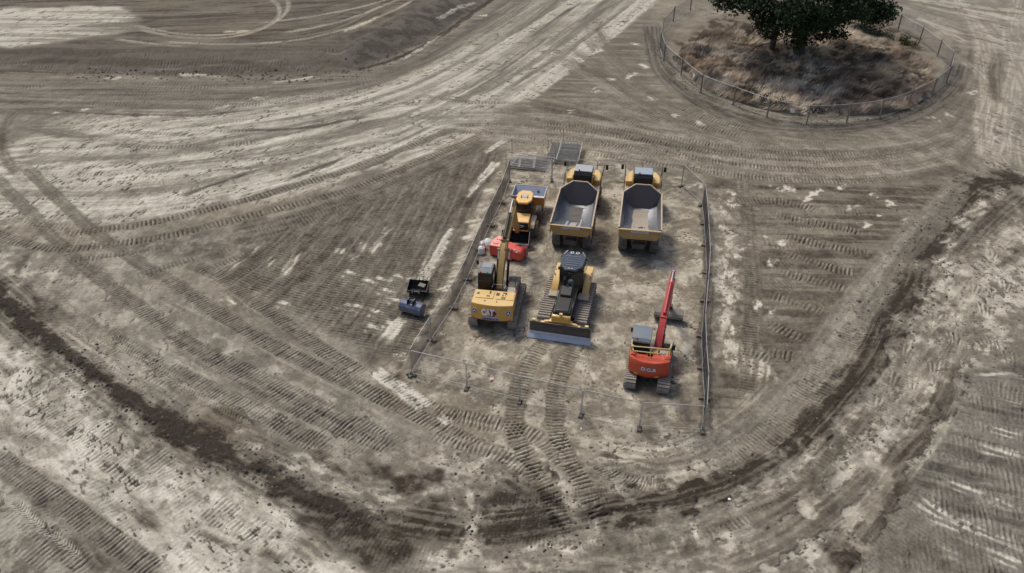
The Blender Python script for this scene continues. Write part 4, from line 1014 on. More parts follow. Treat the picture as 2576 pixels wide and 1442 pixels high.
    MB().box((xo, 2.35, 4.12), (.56, .12, .12)).build("boom_lug", M_OLV(), bo); MB().cyl((xo - .42, 2.1, 3.5), (xo + .42, 2.1, 3.5), .1).build("boom_pin", M_OLV(), bo)
    hs = MB()
    for dx in (.10, .15, .21, -.22):
        hs.tube([(xo + dx, .3, 2.05), (xo + dx, 1.0, 2.95), (xo + dx, 1.75, 3.80), (xo + dx, 2.5, 4.16), (xo + dx, 3.6, 4.33), (xo + dx, 5.2, 4.62), (xo + dx + .02, 6.1, 4.7)], .020)
    hs.build("hydraulic_hose", paint("olive_pipe", (.26, .20, .06), .5, dust=.3), bo)
    for s in (-1, 1): ram(t, (xo + s * .36, 1.15, 1.30), (xo + s * .36, 2.1, 3.5), .085, .72, mat=M_BLK())
    ram(t, (xo - .02, 2.45, 4.28), (xo - .06, 6.25, 5.02), .10, .62, mat=M_BLK())
    st = MB(); beam(st, [(6.3, 5.05, .10), (6.05, 4.55, .24), (6.4, 3.95, .27), (7.3, 2.5, .19), (8.05, 1.25, .12)], xo - .16, xo + .16, 0)
    st.build("stick", M_OLV(), t, .02)
    ram(t, (xo, 6.75, 4.25), (xo, 8.15, 1.9), .075, .6, mat=M_BLK())
    MB().bar((xo - .1, 7.75, 1.85), (xo - .1, 8.35, 1.7), .05, .12).bar((xo + .1, 7.75, 1.85), (xo + .1, 8.35, 1.7), .05, .12).bar((xo, 8.35, 1.7), (xo, 8.4, 1.15), .16, .12).build("bucket_link", M_DRK(), t)
    shell_bucket(t, -1.08, .98, (8.25, 1.22), (7.60, .46), .72, paint("bucket_black", (.005, .006, .008), .6, dust=.02), None, flip=-1)

# ================================================================== red excavator
def red_excavator():
    t = thing("excavator", 8.5, 38.0, 13, "orange-red crawler excavator lettered D.G.B with pale yellow guard rail and grey cab roof", "excavator")
    track(t, -1.0, -2.15, 1.75, .78, .72, .17); track(t, 1.0, -2.15, 1.75, .78, .72, .17)
    MB().box((0, -.2, .55), (1.5, 1.4, .35)).cyl((0, 0, .7), (0, 0, .95), .5, n=20).build("undercarriage", M_BLK(), t, .03)
    MB().box((0, .1, 1.0), (2.4, 2.4, .14)).build("deck", M_DRK(), t, .02)
    Rr = 1.75
    yr = lambda x: .30 + (-math.sqrt(max(.01, 2.05 ** 2 - x * x))) 
    xs = np.linspace(-1.22, 1.22, 15)
    arc = [(x, yr(x)) for x in xs]
    mb = MB()
    def ring(k, dy, z, yf): return [(x * k, y * 1 + dy, z) for x, y in arc] + [(1.22 * k, yf, z), (-1.22 * k, yf, z)]
    mb.loft([ring(.86, .30, .62, -.75), ring(.95, .08, .80, -.75), ring(1, 0, 1.05, -.75), ring(1, .03, 1.75, -.75), ring(.97, .12, 1.92, -.75)])
    cw = mb.build("counterweight", M_RED(), t)
    y0 = yr(0)
    text("D.G.B", .34, M_WHT(), cw, (.0, y0 - .012, 1.48), bold=.010, arc=lambda x, z: yr(x) - y0, w=.86)
    text("D.G.B", .34, M_LBL(), cw, (.015, y0 - .004, 1.465), bold=.026, arc=lambda x, z: yr(x) - y0, w=.89)
    for x, z in ((-.72, .98), (.52, .96)):
        m = MB(); m.add([(x - .12, yr(x - .12) - .012, z - .05), (x + .12, yr(x + .12) - .012, z - .05), (x + .12, yr(x + .12) - .012, z + .05), (x - .12, yr(x - .12) - .012, z + .05)] + [(x - .12, yr(x - .12) + .01, z - .05), (x + .12, yr(x + .12) + .01, z - .05), (x + .12, yr(x + .12) + .01, z + .05), (x - .12, yr(x - .12) + .01, z + .05)],
                        [(0, 1, 2, 3), (7, 6, 5, 4), (0, 4, 5, 1), (1, 5, 6, 2), (2, 6, 7, 3), (3, 7, 4, 0)])
        m.build("rear_plate", paint("amber_plate", (.75, .42, .02), .4, dust=.1), cw)
    MB().box((0, -.62, 1.5), (2.3, .9, .75)).build("engine_cover", paint("pale_red", (.55, .16, .10), .45, dust=.4), t, .03)
    for s in (-1, 1):
        MB().box((s * 1.2, -.62, 1.45), (.06, .8, .7)).box((s * 1.02, -.95, 1.93), (.34, .3, .1)).build("side_panel", M_RED(), t, .02)
        for k in range(3): MB().box((s * 1.24, -.72, 1.25 + k * .18), (.02, .42, .05)).build("louvre", M_BLK(), t)
    MB().box((.25, -.55, 1.91), (.22, .18, .1)).build("filler_cap", paint("amber_plate", (.75, .42, .02), .4, dust=.1), t)
    MB().cyl((.48, -.62, 1.85), (.48, -.62, 2.15), .05).build("exhaust_pipe", M_BLK(), t)
    MB().box((.62, -.45, 1.89), (.5, .3, .06)).box((-.5, -.75, 1.89), (.5, .3, .06)).box((0, -.9, 1.89), (.3, .25, .06)).build("cover_plate", M_GALVD(), t)
    # guard rail
    y = M_CREAM()
    top = [(-1.18, -.45, 2.62), (-1.16, -.98, 2.62), (-1.0, -1.12, 2.62), (1.0, -.95, 2.62), (1.12, -.80, 2.62), (1.14, -.4, 2.62)]
    midr = [(-1.18, -.55, 2.25), (-1.0, -1.10, 2.25), (.55, -1.02, 2.25)]
    g = MB().tube(top, .03).tube(midr, .025)
    for x, yy in ((-1.18, -.45), (-1.10, -1.05), (0.0, -1.05), (1.05, -.9), (1.14, -.4)): g.cyl((x, yy, 1.9), (x, yy, 2.62), .028, n=8)
    g.tube([(.85, -.92, 1.95), (.85, -.92, 2.3), (1.1, -.8, 2.3)], .022)
    g.build("guard_rail", y, t)
    cab = MB().prism([(-.5, 1.05), (.72, 1.05), (.98, 1.4), (.92, 2.2), (.70, 2.70), (-.45, 2.70), (-.55, 2.3)], -1.18, -.10).build("cab", M_BLK(), t, .05)
    MB().box((-.64, -.555, 2.1), (.82, .02, .55)).build("rear_window", M_GLS(), cab)
    MB().prism([(-.4, 1.6), (.7, 1.6), (.85, 1.9), (.65, 2.5), (-.4, 2.5)], -1.205, -1.18).build("side_window", M_GLS(), cab)
    sec = []
    for yy, zz, k in ((-.62, 2.60, .9), (-.45, 2.74, 1), (.3, 2.80, 1), (.72, 2.76, 1), (.86, 2.66, .94)):
        sec.append([(-.64 + a * .58 * k, yy, zz + b) for a, b in ((-1, -.05), (-.96, .02), (0, .05), (.96, .02), (1, -.05), (0, -.07))])
    MB().loft(sec).build("cab_roof", paint("slate_roof", (.16, .20, .24), .35, dust=.2), cab)
    MB().cyl((-.92, -.50, 2.70), (-.92, -.50, 2.82), .05).build("beacon", paint("beacon_orange", (.75, .10, .01), .3, dust=0), cab)
    MB().box((-1.32, .75, 2.35), (.12, .06, .3)).tube([(-1.18, .7, 2.5), (-1.32, .75, 2.5)], .015).build("mirror", M_BLK(), cab)
    MB().tube([(1.15, .3, 1.2), (1.3, .5, 2.1)], .02).box((1.32, .35, 1.75), (.2, .1, .38)).build("mirror", M_BLK(), t)
    MB().box((.95, .55, 1.25), (.5, .9, .45)).build("tool_box", M_DRK(), t, .02)
    xo = .38; parts = []
    bm = MB(); beam(bm, [(.0, 1.45, .17), (.5, 1.95, .25), (1.2, 2.55, .32), (1.8, 2.9, .31), (3.0, 3.42, .25), (4.35, 4.0, .16)], xo - .20, xo + .20, 0)
    bo = bm.build("boom", M_BOOMR(), t, .02); parts.append(bo)
    MB().box((xo, 1.5, 3.05), (.42, .14, .16)).build("boom_lug", M_BOOMR(), bo)
    hs = MB()
    for dx in (-.12, .12, .22, -.22):
        hs.tube([(xo + dx, .1, 1.85), (xo + dx, .5, 2.2), (xo + dx, 1.2, 2.86), (xo + dx, 1.8, 3.2), (xo + dx * .8, 3.0, 3.66)], .018)
    hs.build("hydraulic_hose", M_BLK(), bo)
    parts.append(ram(t, (xo + .23, .6, 1.1), (xo + .20, 1.3, 2.5), .07, .7, mat=M_BOOMR())); parts.append(ram(t, (xo - .23, .6, 1.1), (xo - .20, 1.3, 2.5), .07, .7, mat=M_BOOMR()))
    parts.append(ram(t, (xo, 1.7, 3.28), (xo, 4.5, 4.5), .085, .72, mat=M_BOOMR()))
    st = MB(); beam(st, [(4.6, 4.55, .08), (4.35, 4.05, .19), (4.6, 3.5, .21), (5.1, 2.2, .15), (5.5, 1.0, .10)], xo - .12, xo + .12, 0)
    parts.append(st.build("stick", M_BOOMR(), t, .02))
    parts.append(ram(t, (xo, 4.95, 3.6), (xo, 5.6, 1.5), .06, .6, mat=M_BLK()))
    grp_rot(parts, (xo, 0, 0), R(-4.2))
    shell_bucket(t, -.12, 1.74, (5.55, .80), (5.45, .08), .62, paint("grey_bucket", (.16, .145, .135), .6, dust=.4, metal=.2), None)
    MB().box((.81, 5.62, .86), (.4, .3, .22)).build("bucket_hanger", M_DRK(), t)
    MB().tube([(1.35, -.1, .5), (1.9, .15, .06), (2.2, .0, .05)], .02).build("red_hose", M_RED(), t)

# ================================================================== bulldozer (front towards the gate)
def bulldozer():
    t = thing("bulldozer", 3.75, 43.8, 193, "yellow bulldozer with wide steel blade facing the gate and dark ribbed cab roof", "bulldozer")
    for s in (-1, 1): track(t, s * 1.22 + .04, -2.65, 2.25, .98, .84, .24, gr=.07, name="crawler_track")
    MB().box((0, -.3, .75), (1.5, 4.2, .6)).build("chassis", M_DRK(), t, .03)
    YM = M_YEL()
    hood = MB().prism([(-.2, .8), (2.62, .8), (2.72, 1.5), (2.55, 1.92), (1.0, 2.02), (-.2, 2.05)], -.56, .56).build("hood", M_BLK(), t, .06)
    # black hood top following the slope
    MB().prism([(-.1, 1.9), (2.30, 1.86), (2.60, 1.86), (2.45, 2.00), (1.0, 2.12), (-.1, 2.18)], -.44, .44).build("hood_cover", M_BLK(), hood, .05)
    MB().prism([(.35, 2.05), (1.15, 2.05), (1.15, 2.25), (.4, 2.5)], -.36, .36).build("air_intake", M_BLK(), hood, .05)
    MB().cyl((.22, .25, 2.1), (.22, .25, 2.95), .10).cyl((.22, .25, 2.9), (.22, .12, 3.05), .085).build("exhaust_pipe", M_BLK(), hood)
    MB().cyl((-.15, .1, 2.1), (-.15, .1, 2.62), .17).cyl((-.15, .1, 2.62), (-.15, .1, 2.75), .21, .14).build("precleaner", M_ROOFB(), hood)
    for s in (-1, 1):
        MB().box((s * .55, 1.55, 1.82), (.05, .5, .14)).build("headlamp", M_WHT(), hood)
        MB().tube([(s * .62, -.2, 2.0), (s * .62, 2.2, 1.86), (s * .62, 2.45, 1.7)], .02).build("handrail", M_DRK(), hood)
    MB().prism([(2.45, 1.0), (2.84, 1.0), (2.86, 1.50), (2.72, 1.72), (2.45, 1.72)], -.62, .62).build("radiator_guard", M_YEL(), t, .07)
    MB().box((0, 2.74, 1.86), (.2, .16, .14)).build("tow_lug", M_YEL(), t)
    # fenders with sloping front
    for s in (-1, 1):
        f = MB().prism([(-3.05, 1.05), (-.60, 1.05), (-.72, 1.22), (-1.75, 1.84), (-3.05, 1.88)], s * .82, s * 1.28).build("fender", M_YEL(), t, .03)
        MB().box((s * 1.0, -.45, 1.13), (.72, .75, .05)).build("step", paint("walkway_tan", (.42, .36, .28), .7, dust=.5), t, .01)
        for yy in (-2.2, -1.7): MB().cyl((s * 1.22, yy, 1.84), (s * 1.22, yy, 1.90), .04).build("cap", M_DRK(), f)
    # cab: pentagon plan, pointed forward
    plan = [(-.80, -2.3), (.80, -2.3), (.80, -1.0), (0, -.25), (-.80, -1.0)]
    cab = MB().prism(plan, 1.1, 3.0, 'z').build("cab", M_BLK(), t, .05)
    k = .78
    for i, (a, b) in enumerate(((plan[2], plan[3]), (plan[3], plan[4]), (plan[1], plan[2]), (plan[4], plan[0]))):
        mx, my = (a[0] + b[0]) / 2, (a[1] + b[1]) / 2; L = math.hypot(b[0] - a[0], b[1] - a[1]); an = math.atan2(b[1] - a[1], b[0] - a[0])
        nx, ny = (b[1] - a[1]) / L, -(b[0] - a[0]) / L
        MB().box((mx + nx * .012, my + ny * .012, 2.35), (L * k, .02, .95), rot=(0, 0, an)).build("cab_window", M_GLS(), cab)
    rp = [(-.74, -2.55), (.74, -2.55), (.82, -2.2), (.76, -1.0), (.32, -.42), (-.32, -.42), (-.76, -1.0), (-.82, -2.2)]
    roof = MB().prism(rp, 3.02, 3.20, 'z').build("cab_roof", M_ROOFB(), cab, .05)
    for i in range(5): MB().box((0, -2.0 + i * .26, 3.21), (1.05 - .06 * i, .07, .05)).build("roof_rib", paint("rib_grey", (.13, .17, .22), .3, dust=.2), roof, .01)
    for s in (-1, 1):
        MB().cyl((s * .19, -2.42, 3.2), (s * .19, -2.42, 3.27), .12, n=18).build("work_lamp", M_WHT(), roof)
        MB().cyl((s * .19, -2.42, 3.27), (s * .19, -2.42, 3.29), .07, n=14).build("lamp_lens", M_BLK(), roof)
        MB().box((s * .82, -.85, 2.95), (.1, .16, .16)).build("side_lamp", M_BLK(), cab)
        MB().box((s * .84, -2.3, 3.0), (.12, .3, .12)).build("side_lamp", M_BLK(), cab)
        MB().box((s * .1, -.55, 3.22), (.1, .08, .06)).build("roof_lamp", M_SIL(), roof)
        MB().tube([(s * .7, -2.45, 3.22), (s * .5, -2.5, 3.34), (s * .7, -2.2, 3.22)], .02).build("grab_rail", M_SIL(), roof)
    MB().box((0, -2.95, 1.0), (.9, .8, .7)).build("rear_hitch", M_DRK(), t, .03)
    # push arms, C-frame and blade
    for s in (-1, 1):
        MB().bar((s * .70, -.2, .55), (s * .72, 2.5, .42), .12, .24).build("push_arm", M_YEL(), t, .02)
        ram(t, (s * .5, 2.2, 1.5), (s * .55, 2.66, .8), .06, .6)
    # concave blade: profile in y,z
    prof = [(3.14, .06), (3.03, .22), (2.92, .50), (2.88, .80), (2.95, 1.08), (3.04, 1.24)]
    mb = MB()
    for i in range(len(prof) - 1):
        (a, b), (c, d) = prof[i], prof[i + 1]
        mb.prism([(a, b), (c, d), (c - .07, d), (a - .07, b)], -1.98, 1.98)
    bl = mb.build("blade", M_BLADE(), t)
    MB().prism([(3.035, .255), (3.05, .24), (3.24, .03), (3.20, .0), (3.0, .22)], -2.0, 2.0).build("cutting_edge", M_EDGE(), bl)
    MB().prism([(2.995, .46), (3.045, .27), (3.015, .262), (2.965, .45)], -1.98, 1.98).build("wear_strip", M_EDGE(), bl)
    for s in (-1, 1):
        MB().prism([(3.05, .30), (3.27, .05), (3.24, .02), (3.02, .27)], s * 1.35, s * 2.09).build("end_bit", paint("end_bit_steel", (.55, .60, .68), .5, metal=.5, dust=.3, scale=8), bl)
        MB().box((s * 1.72, 2.92, 1.30), (.22, .16, .14)).build("blade_lug", M_CREAM(), bl, .01)
        MB().prism([(3.0, .08), (2.75, .10), (2.72, 1.0), (2.95, 1.2), (2.86, .8)], s * 1.96, s * 2.0).build("blade_end", M_TAN(), bl)
    back = MB().prism([(-1.1, 1.24), (1.1, 1.24), (.7, 1.32), (.2, 1.40), (-.2, 1.40), (-.7, 1.32)], 2.70, 2.90, 'y')
    back.box((0, 2.78, .75), (2.6, .18, .8)).box((0, 2.62, 1.15), (1.5, .3, .22))
    back.build("blade_back", M_YEL(), bl, .02)

# ================================================================== articulated dump trucks
def tyre(root, x, y, r, w, mat=None):
    s = 1 if x > 0 else -1
    mb = MB(); n = 28; pr = [(-w / 2, r * .62), (-w / 2, r * .9), (-w * .40, r * .985), (w * .40, r * .985), (w / 2, r * .9), (w / 2, r * .62)]
    secs = []
    vs = []; fs = []; m = len(pr)
    for i in range(n):
        a = 2 * math.pi * i / n
        for px, pr_ in pr: vs.append((x + px, y + pr_ * math.cos(a), r + pr_ * math.sin(a)))
    for i in range(n):
        for k in range(m - 1): fs.append((i * m + k, i * m + k + 1, ((i + 1) % n) * m + k + 1, ((i + 1) % n) * m + k))
    mb.add(vs, fs)
    for i in range(n):
        a = 2 * math.pi * (i + .5) / n
        for q in (-1, 1):
            c = (x + q * w * .22, y + r * .985 * math.cos(a + q * .05), r + r * .985 * math.sin(a + q * .05))
            mb.box(c, (w * .42, .06, .07), rot=(a + math.pi / 2, 0, 0))
    o = mb.build("wheel", mat or M_TYR(), root)
    MB().cyl((x - w * .36, y, r), (x + w * .36, y, r), r * .63, n=20).cyl((x + s * w * .3, y, r), (x + s * w * .48, y, r), r * .25, n=12).build("rim", M_TAN(), o)
    return o
def dump_truck(x, y, h, label, sand):
    t = thing("dump_truck", x, y, h, label, "dump truck", "articulated dump trucks parked side by side")
    for yy in (.42, 2.12, 6.75):
        for s in (-1, 1): tyre(t, s * 1.16, yy, .85, .64)
    MB().box((0, 1.6, 1.15), (.9, 5.4, .4)).box((0, -.55, 1.25), (1.1, .4, .5)).cyl((0, 4.6, 1.1), (0, 5.3, 1.1), .35).cyl((-1.1, .42, .85), (1.1, .42, .85), .18).cyl((-1.1, 2.12, .85), (1.1, 2.12, .85), .18).cyl((-1.1, 6.75, .85), (1.1, 6.75, .85), .18).build("rear_chassis", M_DRK(), t, .02)
    MB().box((0, -.70, 1.42), (1.1, .1, .12)).build("rear_crossbar", M_TAN(), t, .01)
    # body: cross sections along y (rear -> front)
    def sec(yy, wt, zt, wf, zf, wm, zm):
        return [(-wt, yy, zt), (-wm, yy, zm), (-wf, yy, zf), (wf, yy, zf), (wm, yy, zm), (wt, yy, zt)]
    S = [(-.98, 1.50, 2.66, .84, 2.46, 1.38, 2.50), (.3, 1.49, 2.70, .76, 1.86, 1.30, 2.12), (1.2, 1.48, 2.72, .70, 1.56, 1.28, 1.98), (2.5, 1.46, 2.78, .66, 1.50, 1.26, 1.95)]
    zf = lambda yy: float(np.interp(yy, [-.98, .3, 1.2, 2.5, 3.45], [2.46, 1.86, 1.56, 1.50, 1.75]))
    Fw = [(-1.44, 3.72, 2.92), (-1.20, 3.75, 2.10), (-.62, 3.45, 1.75), (.62, 3.45, 1.75), (1.20, 3.75, 2.10), (1.44, 3.72, 2.92)]
    secs = [sec(*q) for q in S] + [Fw]
    th = .05
    mb = MB(); inn = MB()
    def shell(mb, secs, off, flip):
        n = 6; vs = []; fs = []
        for r in secs:
            for i, p in enumerate(r):
                sx = 1 if p[0] > 0 else -1
                o = off
                vs.append((p[0] + sx * o, p[1], p[2] - (o if 0 < i < 5 else 0)))
        for k in range(len(secs) - 1):
            for i in range(5): fs.append((k * n + i, k * n + i + 1, (k + 1) * n + i + 1, (k + 1) * n + i))
        mb.add(vs, fs)
    shell(mb, secs, th, 0)
    # front wall with raised hexagonal guard
    fw = [(-1.44, 3.72, 2.92), (-.55, 4.28, 3.34), (.55, 4.28, 3.34), (1.44, 3.72, 2.92), (1.20, 3.75, 2.10), (.62, 3.45, 1.75), (-.62, 3.45, 1.75), (-1.20, 3.75, 2.10)]
    fo = [(a * 1.02, b + .07, c) for a, b, c in fw]
    mb.add(fo, [tuple(range(8))])
    # rib ring and rim
    for k, q in enumerate(secs[:3]):
        pass
    body = mb.build("tipper_body", M_TAN(), t)
    body.modifiers.new("thick", 'SOLIDIFY').thickness = .02
    # side ribs on outside
    rb = MB()
    for yy in (-.3, .9, 2.1, 3.2):
        for s in (-1, 1): rb.bar((s * 1.52, yy, 2.62 + .07 * yy), (s * 1.33, yy, 2.0), .07, .10)
    for s in (-1, 1): rb.bar((s * 1.53, -.98, 2.62), (s * 1.47, 3.72, 2.93), .11, .11)
    rb.build("side_rib", M_TAN(), body)
    # rim
    rim = MB()
    for s in (-1, 1):
        rim.bar((s * 1.52, -1.0, 2.69), (s * 1.46, 3.72, 2.99), .065, .04); rim.bar((s * 1.46, 3.72, 2.98), (s * .56, 4.30, 3.40), .08, .05)
    rim.bar((-.58, 4.30, 3.40), (.58, 4.30, 3.40), .08, .05)
    rim.build("body_rim", paint("worn_rim", (.62, .50, .38), .5, dust=.4), body)
    # inside lining
    def ins(p): return (p[0] * .975, p[1], p[2] + (.015 if abs(p[0]) < 1.4 else 0))
    shell(inn, [[ins(p) for p in r] for r in secs], 0, 1)
    inn.build("body_lining", M_BED(), body)
    MB().add([(a * .975, b - .02, c) for a, b, c in fw], [tuple(range(8))]).build("front_plate", M_BEDD(), body)
    fl = MB()
    def strip(mb, cx, w0, y0, y1, off, n=7, seed=0, edge=.0):
        rr = random.Random(seed); L_ = []; R_ = []
        for i in range(n + 1):
            yy = y0 + (y1 - y0) * i / n; w_ = w0[0] + (w0[1] - w0[0]) * i / n
            L_.append((cx - w_ / 2 + rr.uniform(-edge, edge), yy, zf(yy) + off)); R_.append((cx + w_ / 2 + rr.uniform(-edge, edge), yy, zf(yy) + off))
        mb.add(L_ + R_[::-1], [(i, i + 1, 2 * n - i, 2 * n + 1 - i) for i in range(n)])
    if sand:
        strip(fl, .0, (1.38, 1.10), -.92, 3.3, .03, 12, 2, .05)
        fl.build("sand_residue", M_SAND(), body)
        MB().box((.02, .45, zf(.45) + .05), (.34, .30, .07), rot=(-.4, 0, .5)).box((.34, .6, zf(.6) + .04), (.09, .09, .05)).box((-.42, .5, zf(.5) + .04), (.05, .5, .02), rot=(-.4, 0, 0)).build("mud_lump", M_DRK(), body, .01)
    else:
        strip(fl, -.50, (.22, .16), -.92, 1.25, .03, 8, 1, .01); strip(fl, 0, (.56, .46), -.92, .95, .03, 8, 2, .03); strip(fl, .50, (.20, .10), -.92, 1.7, .03, 8, 3, .01)
        fl.build("scraped_strip", paint("bright_steel", (.82, .82, .86), .25, metal=.5, dust=.12), body)
        m2 = MB(); strip(m2, 0, (.78, .9), 1.25, 3.2, .034, 9, 5, .04)
        m2.build("mud_residue", paint("dark_mud", (.09, .075, .07), .6, dust=.4, dustcol=(.22, .19, .17)), body)
    # tailgate
    tg = MB().prism([(-1.54, 2.60), (1.54, 2.60), (1.50, 2.18), (1.25, 1.78), (-1.25, 1.78), (-1.50, 2.18)], -1.10, -1.0, 'y').build("tailgate", M_TAN(), t, .02)
    MB().box((0, -1.12, 2.56), (3.1, .07, .07)).box((0, -1.12, 2.30), (3.02, .05, .05)).box((0, -1.12, 1.84), (2.5, .05, .07)).box((-1.5, -1.0, 2.2), (.08, .3, .7)).box((1.5, -1.0, 2.2), (.08, .3, .7)).build("tailgate_frame", M_TAN(), tg, .01)
    text("ASHBROOK", .26, paint("pale_letter", (.66, .68, .74), .5, dust=.1), tg, (0, -1.158, 2.44), bold=.014, w=1.4)
    # tractor unit
    MB().box((0, 6.9, 1.15), (1.5, 3.2, .6)).build("front_chassis", M_DRK(), t, .03)
    Y_ = M_YEL()
    # curved nose with fenders
    secs = []
    for yy, w, z in ((5.55, 1.38, 1.95), (6.9, 1.42, 2.05), (7.7, 1.38, 2.12), (8.3, 1.15, 2.02), (8.75, .85, 1.80), (8.95, .6, 1.5)):
        secs.append([(-w, yy, 1.25), (-w, yy, z - .25), (-w * .86, yy, z), (0, yy, z + .06), (w * .86, yy, z), (w, yy, z - .25), (w, yy, 1.25)])
    MB().loft([[(p[0], p[1], p[2]) for p in s_] for s_ in secs]).build("nose_hood", Y_, t, .04)
    for s in (-1, 1):
        MB().box((s * 1.12, 6.0, 2.05), (.62, 1.25, .06)).build("walkway", paint("walkway_tan", (.42, .36, .28), .7, dust=.5), t, .01)
        MB().prism([(s * .76, 6.35), (s * 1.36, 6.35), (s * 1.42, 6.9), (s * 1.40, 7.4), (s * 1.28, 7.85), (s * 1.05, 8.2), (s * .76, 8.4)], 1.9, 2.5, 'z').build("side_bonnet", Y_, t, .12)
        ml = MB().tube([(s * 1.42, 7.9, 2.1), (s * 1.5, 8.2, 2.95)], .03).tube([(s * 1.42, 5.6, 1.9), (s * 1.45, 5.6, 2.9), (s * 1.5, 8.2, 2.95)], .022).tube([(s * 1.45, 6.4, 2.0), (s * 1.46, 6.4, 2.9)], .022)
        ml.build("handrail", M_BLK(), t)
        MB().box((s * 1.72, 8.3, 2.72), (.20, .1, .42)).tube([(s * 1.5, 8.2, 2.95), (s * 1.72, 8.3, 2.9)], .02).build("mirror", M_BLK(), t, .02)
    cab = MB().prism([(5.75, 2.0), (7.55, 2.0), (7.45, 2.8), (7.10, 3.28), (6.05, 3.28), (5.85, 3.05)], -.72, .72).build("cab", M_BLK(), t, .06)
    MB().box((0, 5.80, 2.72), (1.24, .03, .52), rot=(-.1, 0, 0)).build("rear_window", M_GLS(), cab)
    MB().box((0, 5.76, 2.24), (1.26, .05, .34)).build("rear_panel", M_DRK(), cab, .01)
    for s in (-1, 1):
        MB().prism([(6.0, 2.35), (7.4, 2.35), (7.3, 2.8), (7.0, 3.15), (6.1, 3.15)], s * .725, s * .745).build("side_window", M_GLS(), cab)
        MB().bar((s * .77, 5.72, 2.05), (s * .77, 5.95, 3.05), .10, .10).build("cab_pillar", Y_, cab, .03)
        MB().box((s * .5, 5.88, 3.28), (.08, .07, .12)).build("rear_lamp", M_BLK(), cab)
    MB().box((0, 5.70, 2.06), (1.64, .12, .14)).build("cab_sill", Y_, cab, .03)
    MB().box((0, 6.62, 3.34), (1.42, 1.12, .10)).build("cab_roof", paint("pale_roof", (.42, .45, .48), .3, dust=.2) if not sand else paint("pale_blue_roof", (.34, .41, .48), .22, dust=.12), cab, .05)
    MB().cyl((-.32, 6.05, 3.39), (-.32, 6.05, 3.50), .06).build("beacon", paint("beacon_6", (.6, .02, .02), .2, dust=0), cab)

# ================================================================== orange dumper
def dumper():
    t = thing("site_dumper", .86, 54.07, 9, "small orange site dumper with yellow roof and open skip, parked by the left fence", "dumper")
    for yy in (2.0, -.35):
        for s in (-1, 1): tyre(t, s * 1.0, yy, .62, .46)
    MB().box((0, .9, .75), (.9, 4.0, .4)).build("chassis", M_DRK(), t, .02)
    # skip
    pr = [(2.45, 1.70), (2.42, .92), (3.0, .68), (4.0, .95), (4.62, 1.52)]
    mb = MB()
    for i in range(len(pr) - 1):
        a, b = pr[i], pr[i + 1]; mb.prism([a, b, (b[0] + .02, b[1] + .04), (a[0] + .04, a[1])], -1.3, 1.3)
    for s in (-1, 1): mb.prism(pr, s * 1.27, s * 1.31)
    sk = mb.build("skip", M_ORG(), t)
    il = MB()
    for i in range(len(pr) - 1):
        pin = lambda p, f: (p[0] + (3.5 - p[0]) * f, p[1] + (1.75 - p[1]) * f)
        a, b = pr[i], pr[i + 1]; il.prism([pin(a, .05), pin(b, .05), pin(b, .07), pin(a, .07)], -1.26, 1.26)
    for s in (-1, 1): il.prism([pin(p, .03) for p in pr], s * 1.245, s * 1.265)
    il.build("skip_lining", paint("skip_steel", (.40, .46, .58), .3, metal=.55, dust=.3), sk)
    MB().bar((-1.3, 2.46, 1.72), (1.3, 2.46, 1.72), .06, .06).bar((-1.3, 2.46, 1.72), (-1.3, 4.64, 1.54), .05, .05).bar((1.3, 2.46, 1.72), (1.3, 4.64, 1.54), .05, .05).bar((-1.3, 4.64, 1.54), (1.3, 4.64, 1.54), .05, .04).build("skip_rim", paint("rim_grey", (.6, .58, .55), .5, dust=.3), sk)
    MB().cyl((.62, 4.27, 1.22), (.62, 4.22, 1.30), .10).build("skip_plug", M_BLK(), sk)
    # cab
    cab = MB().prism([(.0, 1.1), (1.7, 1.1), (1.7, 1.9), (1.6, 2.55), (.2, 2.55)], -.58, .58).build("cab", M_BLK(), t, .05)
    MB().box((0, .08, 2.05), (.95, .04, .75), rot=(-.13, 0, 0)).build("rear_window", M_GLS(), cab)
    oc = [(-.34, -.12), (.34, -.12), (.62, .35), (.62, 1.35), (.36, 1.82), (-.36, 1.82), (-.62, 1.35), (-.62, .35)]
    rf = MB(); rf.loft([[(x, y, 2.52) for x, y in oc], [(x, y, 2.62) for x, y in oc], [(x * .92, .85 + (y - .85) * .94, 2.68) for x, y in oc]])
    r_ = rf.build("cab_roof", M_ROOFY(), cab, .02)
    MB().box((0, .95, 2.70), (.5, .6, .03)).build("roof_pad", paint("roof_pad_grey", (.55, .52, .45), .4, dust=.2), r_, .01)
    for s in (-1, 1): MB().cyl((s * .24, .78, 2.71), (s * .24, .78, 2.78), .04).box((s * .24, .6, 2.72), (.05, .12, .04)).build("roof_fixing", M_BLK(), r_)
    MB().prism([(-1.15, 1.15), (-.05, 1.15), (-.05, 1.72), (-.75, 1.70), (-1.15, 1.55)], -.60, .60).build("engine_hood", M_ROOFY(), t, .05)
    MB().prism([(-1.28, .95), (-1.12, .95), (-1.12, 1.52), (-1.2, 1.50)], -.54, .54).build("rear_grille", M_BLK(), t, .02)
    text("JCB", .26, M_WHT(), t, (-.02, -1.265, 1.24), bold=.012, w=.62)
    MB().prism([(-.6, .95), (.6, .95), (.56, .58), (-.56, .58)], -1.42, -1.0, 'y').build("rear_bumper", M_ORG(), t, .06)
    for s in (-1, 1):
        MB().prism([(-1.15, 1.05), (-.95, 1.28), (-.2, 1.42), (.45, 1.30), (.45, 1.05)], s * .62, s * 1.02).build("mudguard", paint("pale_mudguard", (.50, .37, .26), .5, dust=.4), t, .03)
    MB().tube([(.5, 0, 1.3), (.9, .6, 1.9), (.9, 1.2, 1.9)], .02).build("handrail", M_BLK(), t)

